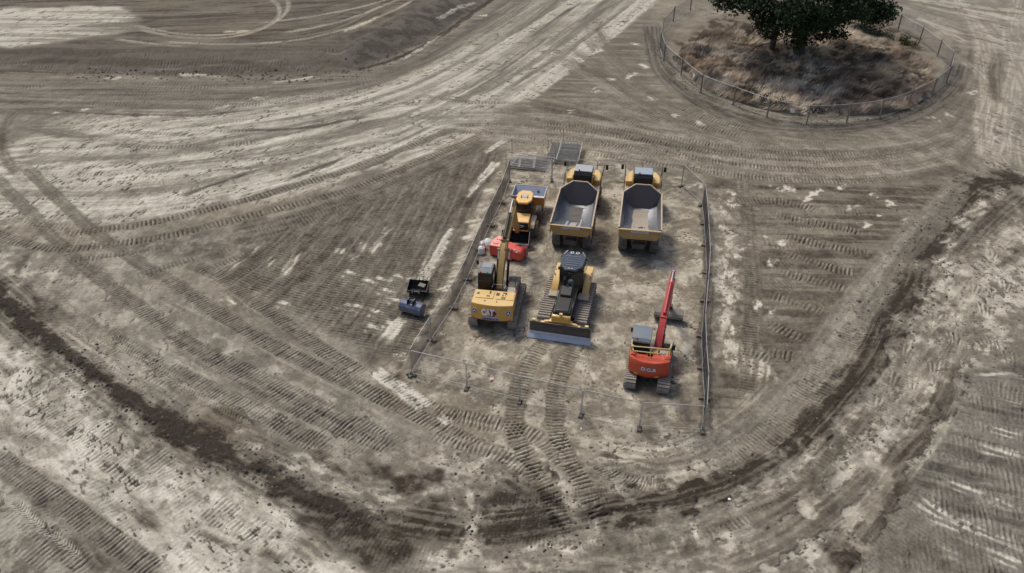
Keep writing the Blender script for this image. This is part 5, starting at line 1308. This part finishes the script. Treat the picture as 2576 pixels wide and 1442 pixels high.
yellow_excavator(); red_excavator(); bulldozer()
dump_truck(4.5, 51.75, 11, "left dump truck, with shiny scraped strips inside its empty steel body", False)
dump_truck(9.45, 51.2, 9, "right dump truck, with pale sand left on the floor of its body", True)
dumper()

# ================================================================== red bowser and bits beside it
def bowser():
    t = thing("fuel_bowser", -.32, 50.65, 27, "bright red box-shaped fuel tank with a sloping lid, lying under the excavator boom", "fuel tank")
    b = MB().prism([(-1.28, .08), (.6, .08), (.6, .98), (-.45, .98), (-.50, .96), (-1.28, .90)], -.50, .50, 'y').build("tank_body", M_BOW(), t, .05)
    secs = []
    for x, k in ((.55, 1), (1.15, 1), (1.27, .93), (1.33, .78)):
        secs.append([(x, .5 * k * math.copysign(abs(math.cos(a)) ** .6, math.cos(a)), .53 + .46 * k * math.copysign(abs(math.sin(a)) ** .6, math.sin(a))) for a in [2 * math.pi * i / 18 for i in range(18)]])
    MB().loft(secs).build("rounded_tank", M_BOW(), t)
    lid = MB().add([(-1.28, -.5, .91), (-.42, -.5, .99), (-.42, .42, 1.30), (-.95, .48, 1.30), (-1.28, .1, 1.08), (-1.28, -.5, .86), (-.42, -.5, .92), (-.42, .5, .92), (-.95, .5, .92), (-1.28, .5, .86)],
                   [(0, 1, 2, 3, 4), (0, 5, 6, 1), (1, 6, 7, 2), (2, 7, 8, 3), (3, 8, 9, 4), (4, 9, 5, 0)]).build("lid", paint("lit_red", (.80, .22, .17), .45, dust=.15), t, .02)  # paler red than the tank: light on the sloping lid painted in
    MB().cyl((-.93, .12, 1.17), (-.93, .12, 1.20), .035).cyl((-.76, .12, 1.19), (-.76, .12, 1.22), .035).tube([(-1.10, -.22, 1.02), (-1.0, -.30, 1.015), (-.85, -.30, 1.03), (-.66, -.20, 1.09)], .014).build("lid_handle", paint("handle_dark_red", (.15, .01, .01), .5, dust=.05), lid)
    MB().tube([(.15, -.30, 1.0), (.4, -.45, 1.03), (.75, -.48, 1.0), (1.0, -.35, 1.02)], .018).build("strap", M_BLK(), t)
    e = MB(); e.cyl((.95, -.38, .88), (.95, -.42, .94), .09); e.build("sticker", M_GRYL(), t)
    MB().box((1.15, .35, .55), (.5, .5, .8)).build("end_cabinet", paint("dark_red", (.40, .03, .05), .45, dust=.2), t, .04)
bowser()
for k, (px, py, lab) in enumerate(((1213, 624, "white plastic drum nearer the dumper, of two standing by the left fence"), (1211.5, 638, "white plastic drum nearer the excavator cab, of two standing by the left fence"))):
    x, y = P(px, py)
    t = thing("drum", x, y, 10, lab, "drum", "white drums by the left fence")
    MB().cyl((0, 0, 0), (0, 0, .50), .24, n=20).cyl((0, 0, .50), (0, 0, .58), .24, .15, n=20).cyl((0, 0, .14), (0, 0, .17), .25, n=20).cyl((0, 0, .34), (0, 0, .37), .25, n=20).build("barrel", M_WHT(), t)
    MB().cyl((.08, 0, .57), (.08, 0, .62), .045, n=12).build("cap", M_GRYL(), t)
x, y = P(1227, 610)
t = thing("tarpaulin", x, y, 30, "crumpled white sheet heaped against the red fuel tank", "sheet")
mb = MB(); rg = random.Random(3)
rings = []
for r, z in ((.42, .02), (.34, .14), (.2, .28), (.06, .36)):
    rings.append([(r * (1.3 if math.cos(a) > 0 else 1) * math.cos(a) * rg.uniform(.8, 1.2), r * math.sin(a) * rg.uniform(.8, 1.1), z * rg.uniform(.85, 1.1)) for a in [2 * math.pi * i / 14 for i in range(14)]])
mb.loft(rings).build("folded_sheet", M_WHT(), t, sharp=60)

# loose buckets outside the fence
x, y = P(1053, 738)
t = thing("digger_bucket", x, y, 8, "black toothed digging bucket on the ground outside the left fence", "bucket", "loose excavator buckets outside the fence")
shell_bucket(t, -.68, .68, (-.50, .60), (.45, .90), .62, M_BLK(), None, name="bucket_shell", edge=False, teeth=True)
MB().prism([(-.62, .35), (-.45, .62), (-.55, .80), (-.78, .62)], -.28, -.20).prism([(-.62, .35), (-.45, .62), (-.55, .80), (-.78, .62)], .20, .28).cyl((-.3, -.62, .62), (.3, -.62, .62), .05).build("hanger", M_DRK(), t)
MB().box((.30, -.02, .80), (.5, .32, .04), rot=(.2, 0, -.35)).build("wear_plate", M_DRK(), t)
x, y = P(1040, 786)
t = thing("digger_bucket", x, y, 24, "blue bucket with bare rusty back lying outside the left fence", "bucket", "loose excavator buckets outside the fence")
sec = []
b = MB(); prf = []
for i in range(11):
    a = R(-100 + 20 * i); prf.append((-.10 - .48 * math.cos(a - R(0)), .50 + .46 * math.sin(a)))
prf = [(-.02, .02), (-.28, .06), (-.46, .22), (-.54, .45), (-.50, .68), (-.36, .86), (-.12, .95), (.10, .93)]
for i in range(len(prf) - 1):
    a_, b_ = prf[i], prf[i + 1]; b.prism([a_, b_, (b_[0] + .03, b_[1] - .03), (a_[0] + .03, a_[1] + .02)], -.78, .78)
b.prism(prf + [(.45, .5)], -.81, -.78); b.prism(prf + [(.45, .5)], .78, .81)
bs = b.build("bucket_shell", M_BLU(), t)
bb = MB()
for i in range(3):
    a_, b_ = prf[i], prf[i + 1]; bb.prism([a_, b_, (b_[0] - .012, b_[1]), (a_[0] - .012, a_[1])], -.79, .79)
bb.build("wear_plate", paint("rusty_steel", (.13, .10, .085), .6, dust=.4, metal=.2), bs)
MB().prism([(-.40, .80), (.05, .93), (.0, 1.22), (-.28, 1.18)], -.24, -.17).prism([(-.40, .80), (.05, .93), (.0, 1.22), (-.28, 1.18)], .17, .24).cyl((-.2, -.15, 1.08), (.2, -.15, 1.08), .05).build("hanger", M_BLK(), bs)
tb = MB()
for i in range(5): tb.box((.85 + .0 * i, .1 + .1 * i, .10), (.05, .05, .05))
# ================================================================== site fence of mesh panels
def panel_parts(Wd=3.45, Hh=2.0, sp=.06, ww=.0045):
    fr = MB(); r = .021
    c = .12
    fr.tube([(-Wd / 2, 0, .02), (-Wd / 2, 0, Hh - c), (-Wd / 2 + c, 0, Hh), (Wd / 2 - c, 0, Hh), (Wd / 2, 0, Hh - c), (Wd / 2, 0, .02)], r, 6)
    fr.cyl((-Wd / 2, 0, .20), (Wd / 2, 0, .20), .017, n=6)
    ms = MB(); n = int(Wd / sp)
    for i in range(1, n):
        x = -Wd / 2 + Wd * i / n; ms.box((x, 0, 1.1), (ww, ww, 1.8))
    for z in np.linspace(.32, 1.9, 9): ms.box((0, .005, z), (Wd, .005, .006))
    return fr, ms
_fr, _ms = panel_parts()
_f0 = _fr.build("frame", M_GALV()); _m0 = _ms.build("wire_mesh", M_MESH())
_f1 = _fr.build("frame", M_GALVD())
_m1 = panel_parts(sp=.06, ww=.0055)[1].build("wire_mesh", paint("dusty_wire", (.13, .125, .12), .7, dust=.3))
foot0 = MB().box((0, 0, .07), (.24, .66, .14), taper=.86).build("foot", paint("foot_block", (.055, .052, .05), .8, dust=.35), None, .02)
protos = [_f0, _m0, _m1, _f1, foot0]
def copyto(o, parent):
    c = o.copy(); COL.objects.link(c); c.parent = parent; return c
def panel(a, b, label, group, far=False, lean=0.0):
    (ax, ay), (bx, by) = a, b
    L = math.hypot(bx - ax, by - ay); mx, my = (ax + bx) / 2, (ay + by) / 2
    e = bpy.data.objects.new("mesh_fence", None); COL.objects.link(e); e.empty_display_size = .2
    e.location = (mx, my, ground_z(mx, my) + .05); e.rotation_euler = (lean, 0, math.atan2(by - ay, bx - ax)); e.scale = ((L - .06) / 3.45, 1, 1)
    tag(e, label, "fence panel", group)
    copyto(_f1 if far else _f0, e); copyto(_m1 if far is None else _m0, e)
    return e
def foot(p, ang, label, group="fence feet under the panel posts"):
    o = foot0.copy(); COL.objects.link(o); o.name = "rubber_block"; o.location = (p[0], p[1], ground_z(*p)); o.rotation_euler = (0, 0, ang)
    tag(o, label, "fence block", group); return o
front = W([(1035, 945), (1175, 977), (1307, 1010), (1462, 1045), (1608, 1078), (1766, 1087)])
left = W([(1035, 945), (1086, 859), (1140, 779), (1176, 706), (1207, 632), (1234, 571), (1262, 513), (1282, 456)])
back = W([(1282, 456), (1388, 455), (1500, 457), (1612, 462), (1714, 469)])
right = W([(1714, 469), (1766, 518), (1771, 566), (1774, 620), (1777, 690), (1772, 760), (1764, 850), (1766, 930), (1771, 1005), (1766, 1087)])
ORD = ["first", "second", "third", "fourth", "fifth", "sixth", "seventh", "eighth", "ninth"]
for nm, pts, start, far in (("near side", front, "its left end", False), ("left side", left, "the near corner", None), ("back side", back, "the left corner", True), ("right side", right, "the cut far corner", None)):
    for i in range(len(pts) - 1):
        panel(pts[i], pts[i + 1], "%s galvanised mesh panel on the %s, from %s" % (ORD[i], nm, start), "mesh fence panels round the machine park", far)
    ang = [math.atan2(pts[min(i + 1, len(pts) - 1)][1] - pts[max(i - 1, 0)][1], pts[min(i + 1, len(pts) - 1)][0] - pts[max(i - 1, 0)][0]) for i in range(len(pts))]
    for i in range(len(pts)):
        if i == len(pts) - 1 and nm != "near side": continue
        foot(pts[i], ang[i] + RNG.uniform(-.2, .2), "dark block under the %s post of the %s, from %s" % (ORD[i] if i < 9 else "tenth", nm, start))
for o in protos: bpy.data.objects.remove(o)
# flat stacks of panels at the back
def flat_panel(p0, p1, depth, z, lab, rails, group):
    (ax, ay), (bx, by) = p0, p1; L = math.hypot(bx - ax, by - ay); an = math.atan2(by - ay, bx - ax)
    e = bpy.data.objects.new("mesh_fence", None); COL.objects.link(e)
    e.location = (ax, ay, ground_z((ax + bx) / 2, (ay + by) / 2) + z); e.rotation_euler = (R(3) * (z > .1), 0, an)
    tag(e, lab, "fence panel", group)
    f = MB().tube([(0, 0, 0), (L, 0, 0), (L, depth, 0), (0, depth, 0), (0, 0, 0)], .032, 6)
    for k in range(1, rails): f.cyl((0, depth * k / rails, 0), (L, depth * k / rails, 0), .02, n=6)
    f.build("frame", M_GALV() if z > .12 else M_GALVD(), e)
    m = MB(); n = 34
    for i in range(1, n): m.box((L * i / n, depth / 2, -.01), (.006, depth, .006))
    m.build("wire_mesh", M_MESH(), e)
    return e
A0, A1 = P(1281, 423), P(1366, 432); B0, B1 = P(1395, 412), P(1450, 418)
gA, gB = "panels stacked flat at the back left", "panels stacked flat behind the left truck"
for k, (z, lab) in enumerate(((.10, "lowest"), (.24, "middle"), (.38, "topmost"))):
    flat_panel((A0[0] + .18 * k, A0[1] + .10 * k), (A1[0] + .18 * k + .2, A1[1] - .05 * k), 1.9, z, "mesh panel lying flat in the back left stack, %s of three" % lab, 4, gA)
for k, (z, lab) in enumerate(((.12, "lower"), (.45, "upper"))):
    flat_panel((B0[0] + .15 * k, B0[1]), (B1[0] + .15 * k, B1[1] + .1 * k), 3.5, z, "long mesh panel lying flat behind the left truck, %s of two" % lab, 2, gB)
t = thing("pallet", (A0[0] + A1[0]) / 2, A0[1] + .9, 5, "pale timber bearers under the back left stack of panels", "timber")
for s in (-.55, .75): MB().box((s, 0, .07), (.22, 2.0, .10)).build("bearer", paint("pale_timber", (.5, .46, .40), .7, dust=.2), t, .01)
x, y = P(1452, 385); t = thing("steel_plate", x - .3, y + .2, 10, "dark steel plate on the ground under the panels behind the left truck", "steel plate")
MB().box((-.9, 0, .03), (2.6, 3.2, .03)).build("plate", M_DRK(), t)
# upright stakes
for px, py, h, lab in ((1288, 392, 1.75, "thin dark stake at the far left corner of the machine park"), (1378, 399, 1.85, "thin dark stake between the two stacks of panels"), (1416, 366, 1.75, "thin dark stake standing farthest back, at the corner of the long panels"),
                       (1273, 423, 1.6, "thin dark stake just outside the far left corner fence"), (1397, 410, 1.3, "short dark stake at the near left corner of the long panels")):
    x, y = P(px, py)
    o = MB().cyl((0, 0, -.1), (0, 0, h), .022, .018, n=6).build("marker_stake", M_DRK(), None)
    o.location = (x, y, ground_z(x, y)); tag(o, lab, "stake", "thin stakes at the back of the machine park")

# ================================================================== fence round the tree island
rz = lambda a, b: (1623.5 + a * .36975, b * .36975)
ringpx = [rz(*q) for q in ((305, 75), (190, 148), (112, 235), (100, 330), (125, 418), (240, 525), (375, 635), (595, 720), (825, 800), (1095, 850), (1365, 840), (1590, 810), (1780, 750), (1945, 660), (2045, 570), (2070, 470), (1985, 385), (1862, 290), (1718, 205), (1500, 120))]
ring = W(ringpx)
far_pts = [(39.5, 108.5), (35.5, 111.0), (31.5, 111.6), (27.5, 110.5)]
ring_all = ring + far_pts
rf_ = thing("ring_fence", 32.5, 90, 0, "round post and wire fence enclosing the tree and its dry grass", "fence", z=0)
ro = Vector((32.5, 90, 0))
nR = len(ring_all)
for i, p in enumerate(ring_all):
    z = ground_z(*p)
    MB().box((p[0] - ro.x, p[1] - ro.y, z + .95), (.12, .12, 2.1), rot=(RNG.uniform(-.04, .04), RNG.uniform(-.04, .04), i)).build("post", M_WOOD(), rf_)
wm = MB()
for i in range(nR):
    a, b = ring_all[i], ring_all[(i + 1) % nR]; za, zb = ground_z(*a), ground_z(*b)
    A = Vector((a[0], a[1], za)) - ro; B = Vector((b[0], b[1], zb)) - ro
    up = Vector((0, 0, 1))
    for h, w in ((1.92, .045), (.12, .03)):
        tp = MB(); m = (A + B) / 2 + up * (h - .05)
        tp.cyl(A + up * h, m, w / 2, n=5); tp.cyl(m, B + up * h, w / 2, n=5)
        tp.build('top_rail' if h > 1 else 'bottom_wire', M_GALV(), rf_)
    L = (B - A).length; n = int(L / .17)
    for k in range(1, n):
        q = A.lerp(B, k / n); wm.box((q.x, q.y, q.z + 1.0), (.012, .012, 1.8), rot=(0, 0, math.atan2((B - A).y, (B - A).x)))
    for h in np.linspace(.35, 1.75, 8): wm.bar(A + up * h, B + up * h, .012, .012)
wm.build("wire_mesh", M_MESH(), rf_)
def sign(px, lab, h, sz=(.34, .34)):
    x, y = P(*px)
    # hang on the nearest span of the fence
    best = None
    for i in range(nR):
        a = Vector(ring_all[i]); b = Vector(ring_all[(i + 1) % nR]); d = b - a
        tt = max(0, min(1, (Vector((x, y)) - a).dot(d) / d.length_squared)); q = a + d * tt
        if best is None or (q - Vector((x, y))).length < best[0]: best = ((q - Vector((x, y))).length, q, math.atan2(d.y, d.x))
    _, q, an = best
    out = (q - Vector((32.5, 90))).normalized() * .04
    o = MB().box((0, 0, 0), (sz[0], .02, sz[1])).build("small_sign", M_WHT(), None, .005)
    o.location = (q.x + out.x, q.y + out.y, ground_z(q.x, q.y) + h); o.rotation_euler = (0, 0, an)
    tag(o, lab, "sign", "small white plates hung on the ring fence")
for px, lab, h in ((rz(330, 590), "small white plate on the left front of the ring fence", 1.2), (rz(985, 830), "square white plate at the near middle of the ring fence", 1.15), (rz(1740, 765), "small white plate on the right front of the ring fence", 1.3),
                   (rz(1795, 235), "left of two white plates at the far right of the ring fence", 1.5), (rz(1830, 262), "right of two white plates at the far right of the ring fence", 1.35)):
    sign(px, lab, h, (.42, .42) if "square" in lab else (.34, .38))

# ================================================================== tree, undergrowth
def leaf_mat(name, cols, attr=None):
    m, nt, b = new_mat(name)
    oi = N(nt, "ShaderNodeAttribute", attribute_name="tint")
    nt.links.new(oi.outputs["Color"], b.inputs["Base Color"])
    b.inputs["Roughness"].default_value = .75; b.inputs["Specular IOR Level"].default_value = .15
    return m
def quads(name, C, U, V, col, mat, parent=None):
    """C centres, U and V half vectors (n,3); col (n,3)"""
    n = len(C); co = np.stack([C - U - V * .2, C - V, C + U - V * .1, C + V], 1).reshape(-1, 3).astype(np.float32)
    me = bpy.data.meshes.new(name); me.vertices.add(n * 4); me.vertices.foreach_set("co", co.reshape(-1))
    me.loops.add(n * 4); me.loops.foreach_set("vertex_index", np.arange(n * 4, dtype=np.int32)); me.polygons.add(n)
    me.polygons.foreach_set("loop_start", np.arange(0, n * 4, 4, dtype=np.int32)); me.update(calc_edges=True)
    at = me.color_attributes.new("tint", 'FLOAT_COLOR', 'POINT')
    cc = np.ones((n * 4, 4), np.float32); cc[:, :3] = np.repeat(col, 4, 0); at.data.foreach_set("color", cc.reshape(-1))
    me.materials.append(mat); o = bpy.data.objects.new(name, me); COL.objects.link(o)
    if parent is not None: o.parent = parent
    return o
rs = np.random.RandomState(5)
LM = leaf_mat("leaf", None)
def leaves(name, centres, radii, per, size, base, parent, var=.35, mat=LM):
    Cs = []; cols = []
    for c, r in zip(centres, radii):
        k = int(per * r ** 2); d = rs.normal(size=(k, 3)); d /= np.linalg.norm(d, axis=1)[:, None]
        rr = r * (rs.rand(k) ** .45)[:, None]
        q = np.array(c) + d * rr * np.array([1, 1, .7]); Cs.append(q)
        t = 1 + var * (rs.rand() - .5) * 1.6
        cc = np.array(base)[None] * t * (1 + .7 * (rs.rand(k, 1) - .5)); cc[:, 0] *= 1 + .3 * (rs.rand(k) - .5); cols.append(cc)
    Cc = np.concatenate(Cs); col = np.concatenate(cols); n = len(Cc)
    U = rs.normal(size=(n, 3)); U /= np.linalg.norm(U, axis=1)[:, None]; Vv = np.cross(U, rs.normal(size=(n, 3))); Vv /= np.linalg.norm(Vv, axis=1)[:, None]
    s = size * (.6 + .8 * rs.rand(n, 1))
    return quads(name, Cc, U * s, Vv * s * .6, np.clip(col, .002, 1), mat, parent)
tx, ty = 32.6, 90.5
tz = ground_z(tx, ty)
tree = thing("oak_tree", tx, ty, 0, "large dark green tree inside the ring fence, its low branches hanging over dry grass", "tree")
tr = MB()
limbs = []
rgt = random.Random(9)
def limb(mb, p, d, L, r, depth):
    pts = [Vector(p)]; d = Vector(d).normalized()
    seg = 4
    for i in range(seg):
        d = (d + Vector((rgt.uniform(-.22, .22), rgt.uniform(-.22, .22), rgt.uniform(-.12, .14)))).normalized()
        pts.append(pts[-1] + d * L / seg)
    for i in range(seg):
        mb.cyl(pts[i], pts[i + 1], r * (1 - .16 * i), r * (1 - .16 * (i + 1)), n=8)
    if depth > 0:
        for k in range(3):
            q = pts[rgt.randint(2, seg)]; nd = (d + Vector((rgt.uniform(-1, 1), rgt.uniform(-1, 1), rgt.uniform(-.5, .5)))).normalized()
            limb(mb, q, nd, L * .6, r * .5, depth - 1)
    else: limbs.append(tuple(pts[-1]))
bark = paint("oak_bark", (.050, .042, .036), .9, dust=.2, scale=6)
tm = MB(); tm.cyl((0, 0, -.2), (0, -.1, 1.2), .75, .55, n=14); tm.cyl((0, -.1, 1.2), (.1, 0, 4.0), .55, .45, n=12)
tm.cyl((-2.6, 2.0, -.2), (-2.4, 1.7, 4.5), .42, .28, n=10)
tm.build("trunk", bark, tree)
lm = MB()
for a in range(9):
    an = a * 2 * math.pi / 9 + .3; limb(lm, (.1, 0, 3.0 + (a % 3) * .8), (math.cos(an), math.sin(an), .45), 5.2, .26, 1)
limb(lm, (-2.4, 1.7, 4.3), (-.6, .2, .6), 4.5, .2, 1)
limb(lm, (.1, 0, 4.2), (0, .1, 1), 6, .36, 1)
lm.tube([(-1, -3, 4.0), (-4, -4, 3.4), (-6.5, -4.8, 2.9), (-7.2, -5.0, 2.4)], .05)
lm.build("limb", bark, tree)
cen = []; rad = []
for q in limbs:
    cen.append((q[0], q[1], q[2] + .3)); rad.append(rgt.uniform(1.2, 1.9))
for i in range(120):
    a = rgt.uniform(0, 2 * math.pi); f = math.sqrt(rgt.random()); rr = 8.9 * f
    z = 6.0 + rgt.random() * 7.5 * math.sqrt(max(0, 1 - f * f)) + (1 - f) * .5
    cen.append((-1.3 + rr * math.cos(a), rr * math.sin(a) - .8, z)); rad.append(rgt.uniform(.9, 1.8))
for i in range(60):      # low skirt round the trunk
    a = rgt.uniform(0, 2 * math.pi); rr = rgt.uniform(.5, 5.0)
    cen.append((-.4 + rr * math.cos(a) * 1.05, rr * math.sin(a) * .9 - 1.2, rgt.uniform(2.3, 5.2) + rr * .22)); rad.append(rgt.uniform(.7, 1.3))
for i in range(26):      # hanging ends at the near edge
    x = rgt.uniform(-10.5, 7.0); y = -math.sqrt(max(4, 100 - x * x)) * .86
    cen.append((x - .4, y, rgt.uniform(6.9, 8.6))); rad.append(rgt.uniform(.4, .9))
_k = [i for i, c in enumerate(cen) if c[0] < 7.0 + .5 * (c[2] > 8)]; cen = [cen[i] for i in _k]; rad = [rad[i] for i in _k]
leaves("crown", cen, rad, 125, .15, (.026, .044, .018), tree, var=.7)

def in_island(n, rmax=13.6, seed=1):
    r_ = np.random.RandomState(seed); a = r_.rand(n) * 2 * math.pi; r = rmax * np.sqrt(r_.rand(n))
    edge = 1 + .10 * (vn(a * 3, a * 0 + 1, 1) - .5)
    return 32.4 + r * np.cos(a) * edge, 88.6 + r * np.sin(a) * edge * 1.02
gx, gy = in_island(90000)
dens = fbm(gx / 2.2, gy / 2.2, 3, 3)
keep = rs.rand(len(gx)) < sst(.25, .5, dens) * .9 + .1
gx, gy = gx[keep], gy[keep]; n = len(gx)
ii = np.clip(np.searchsorted(YS, gy), 1, NR - 1); jj = np.clip(np.searchsorted(US, gx / FW[ii]), 1, NC - 1)
gz = Z[ii, jj] + .35 * sst(.45, .7, fbm(gx / 1.6, gy / 1.1, 3, 4))
fl = 2.6 * (fbm(gx / 4.5, gy / 4.5, 2, 5) - .5) + .15 + .5 * (rs.rand(n) - .5)
dirx, diry = np.cos(fl), np.sin(fl)
L_ = .45 + .95 * rs.rand(n) * sst(.3, .6, dens[keep]); lean = .35 + .6 * rs.rand(n)
tipx, tipy = dirx * L_ * lean, diry * L_ * lean * .6; tipz = L_ * (1.05 - lean * .75)
C = np.stack([gx + tipx / 2, gy + tipy / 2, gz + tipz / 2], 1)
Vv = np.stack([tipx / 2, tipy / 2, tipz / 2], 1)
wd = .022 + .02 * rs.rand(n)
U = np.stack([-diry * wd, dirx * wd, wd * .6], 1)
kk = fbm(gx / 2.6, gy / 2.6, 4, 6); k2 = fbm(gx / .9, gy / .9, 3, 2)
straw = np.array([.62, .53, .41]); brown = np.array([.255, .185, .125]); greyb = np.array([.33, .29, .24]); dk = np.array([.10, .078, .06])
w1 = sst(.40, .62, kk)[:, None]; w2 = sst(.42, .62, k2)[:, None]
col = straw * (1 - w1) * .85 + brown * w1; col = col * (1 - w2 * .55) + greyb * w2 * .55
far = sst(.55, .75, fbm(gx / 3.4 + 9, gy / 3.4, 3, 1))[:, None]; col = col * (1 - far * .5) + dk * far * .5
col *= (.65 + .7 * rs.rand(n, 1)) * (.42 + .85 * sst(.36, .60, fbm(gx / .8, gy / .55, 3, 7)))[:, None]
gr = quads("dry_grass", C, U, Vv, col, leaf_mat("grass_blade", None)); gr["kind"] = "stuff"
tag(gr, "long dry brown and straw coloured grass lying over inside the ring fence", "grass")
for pts, nb, rr, colr_, lab in (([(1842, 228), (1880, 250), (1925, 262), (1960, 274)], 26, .55, (.020, .030, .022), "dark green bramble patch at the near left of the grass island"),
                          ([(2150, 70), (2190, 85), (2225, 98)], 20, .6, (.030, .042, .034), "grey green scrub at the far right of the grass island"),
                          ([(2268, 102), (2290, 112)], 8, .5, (.060, .065, .015), "small yellow green bush at the far right of the grass island"),
                          ([(2080, 118), (2110, 125)], 8, .45, (.028, .036, .020), "dark green bush on the grass right of the tree trunk"),
                          ([(2040, 285), (2080, 290)], 7, .4, (.035, .035, .020), "low dark weeds by the near middle of the ring fence"),
                          ([(1700, 160), (1720, 175), (1745, 190)], 9, .4, (.040, .045, .030), "low grey weeds at the left end of the grass island")):
    w = W(pts); cx, cy = w[len(w) // 2]
    sh = thing("shrub", cx, cy, 0, lab, "shrub", "scrub growing in the grass island")
    cs = []; rd = []
    for i in range(nb):
        a, b = w[rgt.randint(0, len(w) - 2)], w[-1]; j = rgt.randint(0, len(w) - 2); f = rgt.random()
        cs.append((w[j][0] * (1 - f) + w[j + 1][0] * f - cx + rgt.uniform(-.7, .7), w[j][1] * (1 - f) + w[j + 1][1] * f - cy + rgt.uniform(-.9, .9), rr * rgt.uniform(.3, .9))); rd.append(rr * rgt.uniform(.7, 1.3))
    leaves("foliage", cs, rd, 420, .07, colr_, sh)
    sm = MB()
    for c_ in cs[::3]: sm.cyl((c_[0] * .9, c_[1] * .9, -.05), c_, .02, n=5)
    sm.build("stem", bark, sh)

# ================================================================== litter and stones
x, y = P(1237, 955)
t = thing("litter", x, y, 20, "small red and white wrapper on the ground inside the near fence", "litter")
MB().box((0, 0, .05), (.22, .26, .03), rot=(.2, .3, .2)).build("paper", M_WHT(), t, .01)
MB().box((.05, -.10, .08), (.16, .12, .03), rot=(.2, .1, .6)).build("red_patch", M_RED(), t, .01)
def stone(px, py, r, mat, name, lab, cat, grp):
    x, y = P(px, py); mb = MB(); rr = random.Random(int(px * 7 + py)); k = 8
    rings = []
    for f, z in ((.6, 0), (1, .35), (.85, .8), (.4, 1.0)):
        rings.append([(r * f * math.cos(a) * rr.uniform(.75, 1.15), r * f * math.sin(a) * rr.uniform(.75, 1.15), r * z * .8) for a in [2 * math.pi * i / k for i in range(k)]])
    mb.loft(rings); o = mb.build(name, mat, None, sharp=25); o.location = (x, y, ground_z(x, y) - r * .1)
    tag(o, lab, cat, grp)
stone(1834, 1258, .10, M_WHT(), "stone", "bright white stone alone on the pale curve below the right corner", "stone", None)
stone(1462, 1078, .06, M_WHT(), "stone", "tiny white fragment below the near fence", "stone", None)
# loose clods, countless: one object
rc = np.random.RandomState(8); vs = []; fs = []; cc = []
def add_clods(n, pts, spread, size, shade):
    line = spline(W(pts), .8)
    for i in range(n):
        p = line[rc.randint(len(line))]; x = p[0] + rc.normal() * spread; y = p[1] + rc.normal() * spread; r = size * (.4 + rc.rand() ** 2 * 1.4); z = ground_z(x, y) - r * .2
        o = len(vs); a0 = rc.rand() * 6.28
        for k in range(5):
            a = a0 + k * 1.2566; q = r * (.7 + .6 * rc.rand()); vs.append((x + q * math.cos(a), y + q * math.sin(a), z + r * .25 * rc.rand()))
        vs.append((x + r * .3 * (rc.rand() - .5), y + r * .3 * (rc.rand() - .5), z + r * (.7 + .4 * rc.rand()))); 
        for k in range(5): fs.append((o + k, o + (k + 1) % 5, o + 5))
        s = shade * (.7 + .6 * rc.rand()); cc.extend([(s, s * .9, s * .8, 1)] * 6)
add_clods(900, trench, .9, .07, .10); add_clods(700, rt, 1.4, .08, .09); add_clods(420, ringpx[2:15], .5, .09, .13)
add_clods(700, [(0, 900), (200, 1050), (400, 1180), (640, 1330), (860, 1420)], 3.0, .045, .22)
add_clods(700, [(1000, 1330), (1400, 1330), (1750, 1290), (2000, 1200), (2200, 1000), (2350, 800)], 3.0, .05, .18)
add_clods(500, [(1500, 1120), (1750, 1130), (1900, 1030)], 1.2, .045, .22); add_clods(400, [(1830, 480), (1830, 900)], .8, .045, .22)
add_clods(500, [(2450, 650), (2500, 800), (2480, 950)], 2.5, .06, .2); add_clods(300, [(1200, 1280), (1400, 1300)], 1.5, .07, .08); add_clods(400, bank_toe[2:7], .8, .12, .12)
me = bpy.data.meshes.new("soil_clods"); me.from_pydata(vs, [], fs); me.update()
at = me.color_attributes.new("tint", 'FLOAT_COLOR', 'POINT'); at.data.foreach_set("color", np.array(cc, np.float32).reshape(-1))
me.materials.append(leaf_mat("clod", None)); o = bpy.data.objects.new("soil_clods", me); COL.objects.link(o); o["kind"] = "stuff"
tag(o, "scattered lumps of soil and stones along the track edges", "soil")
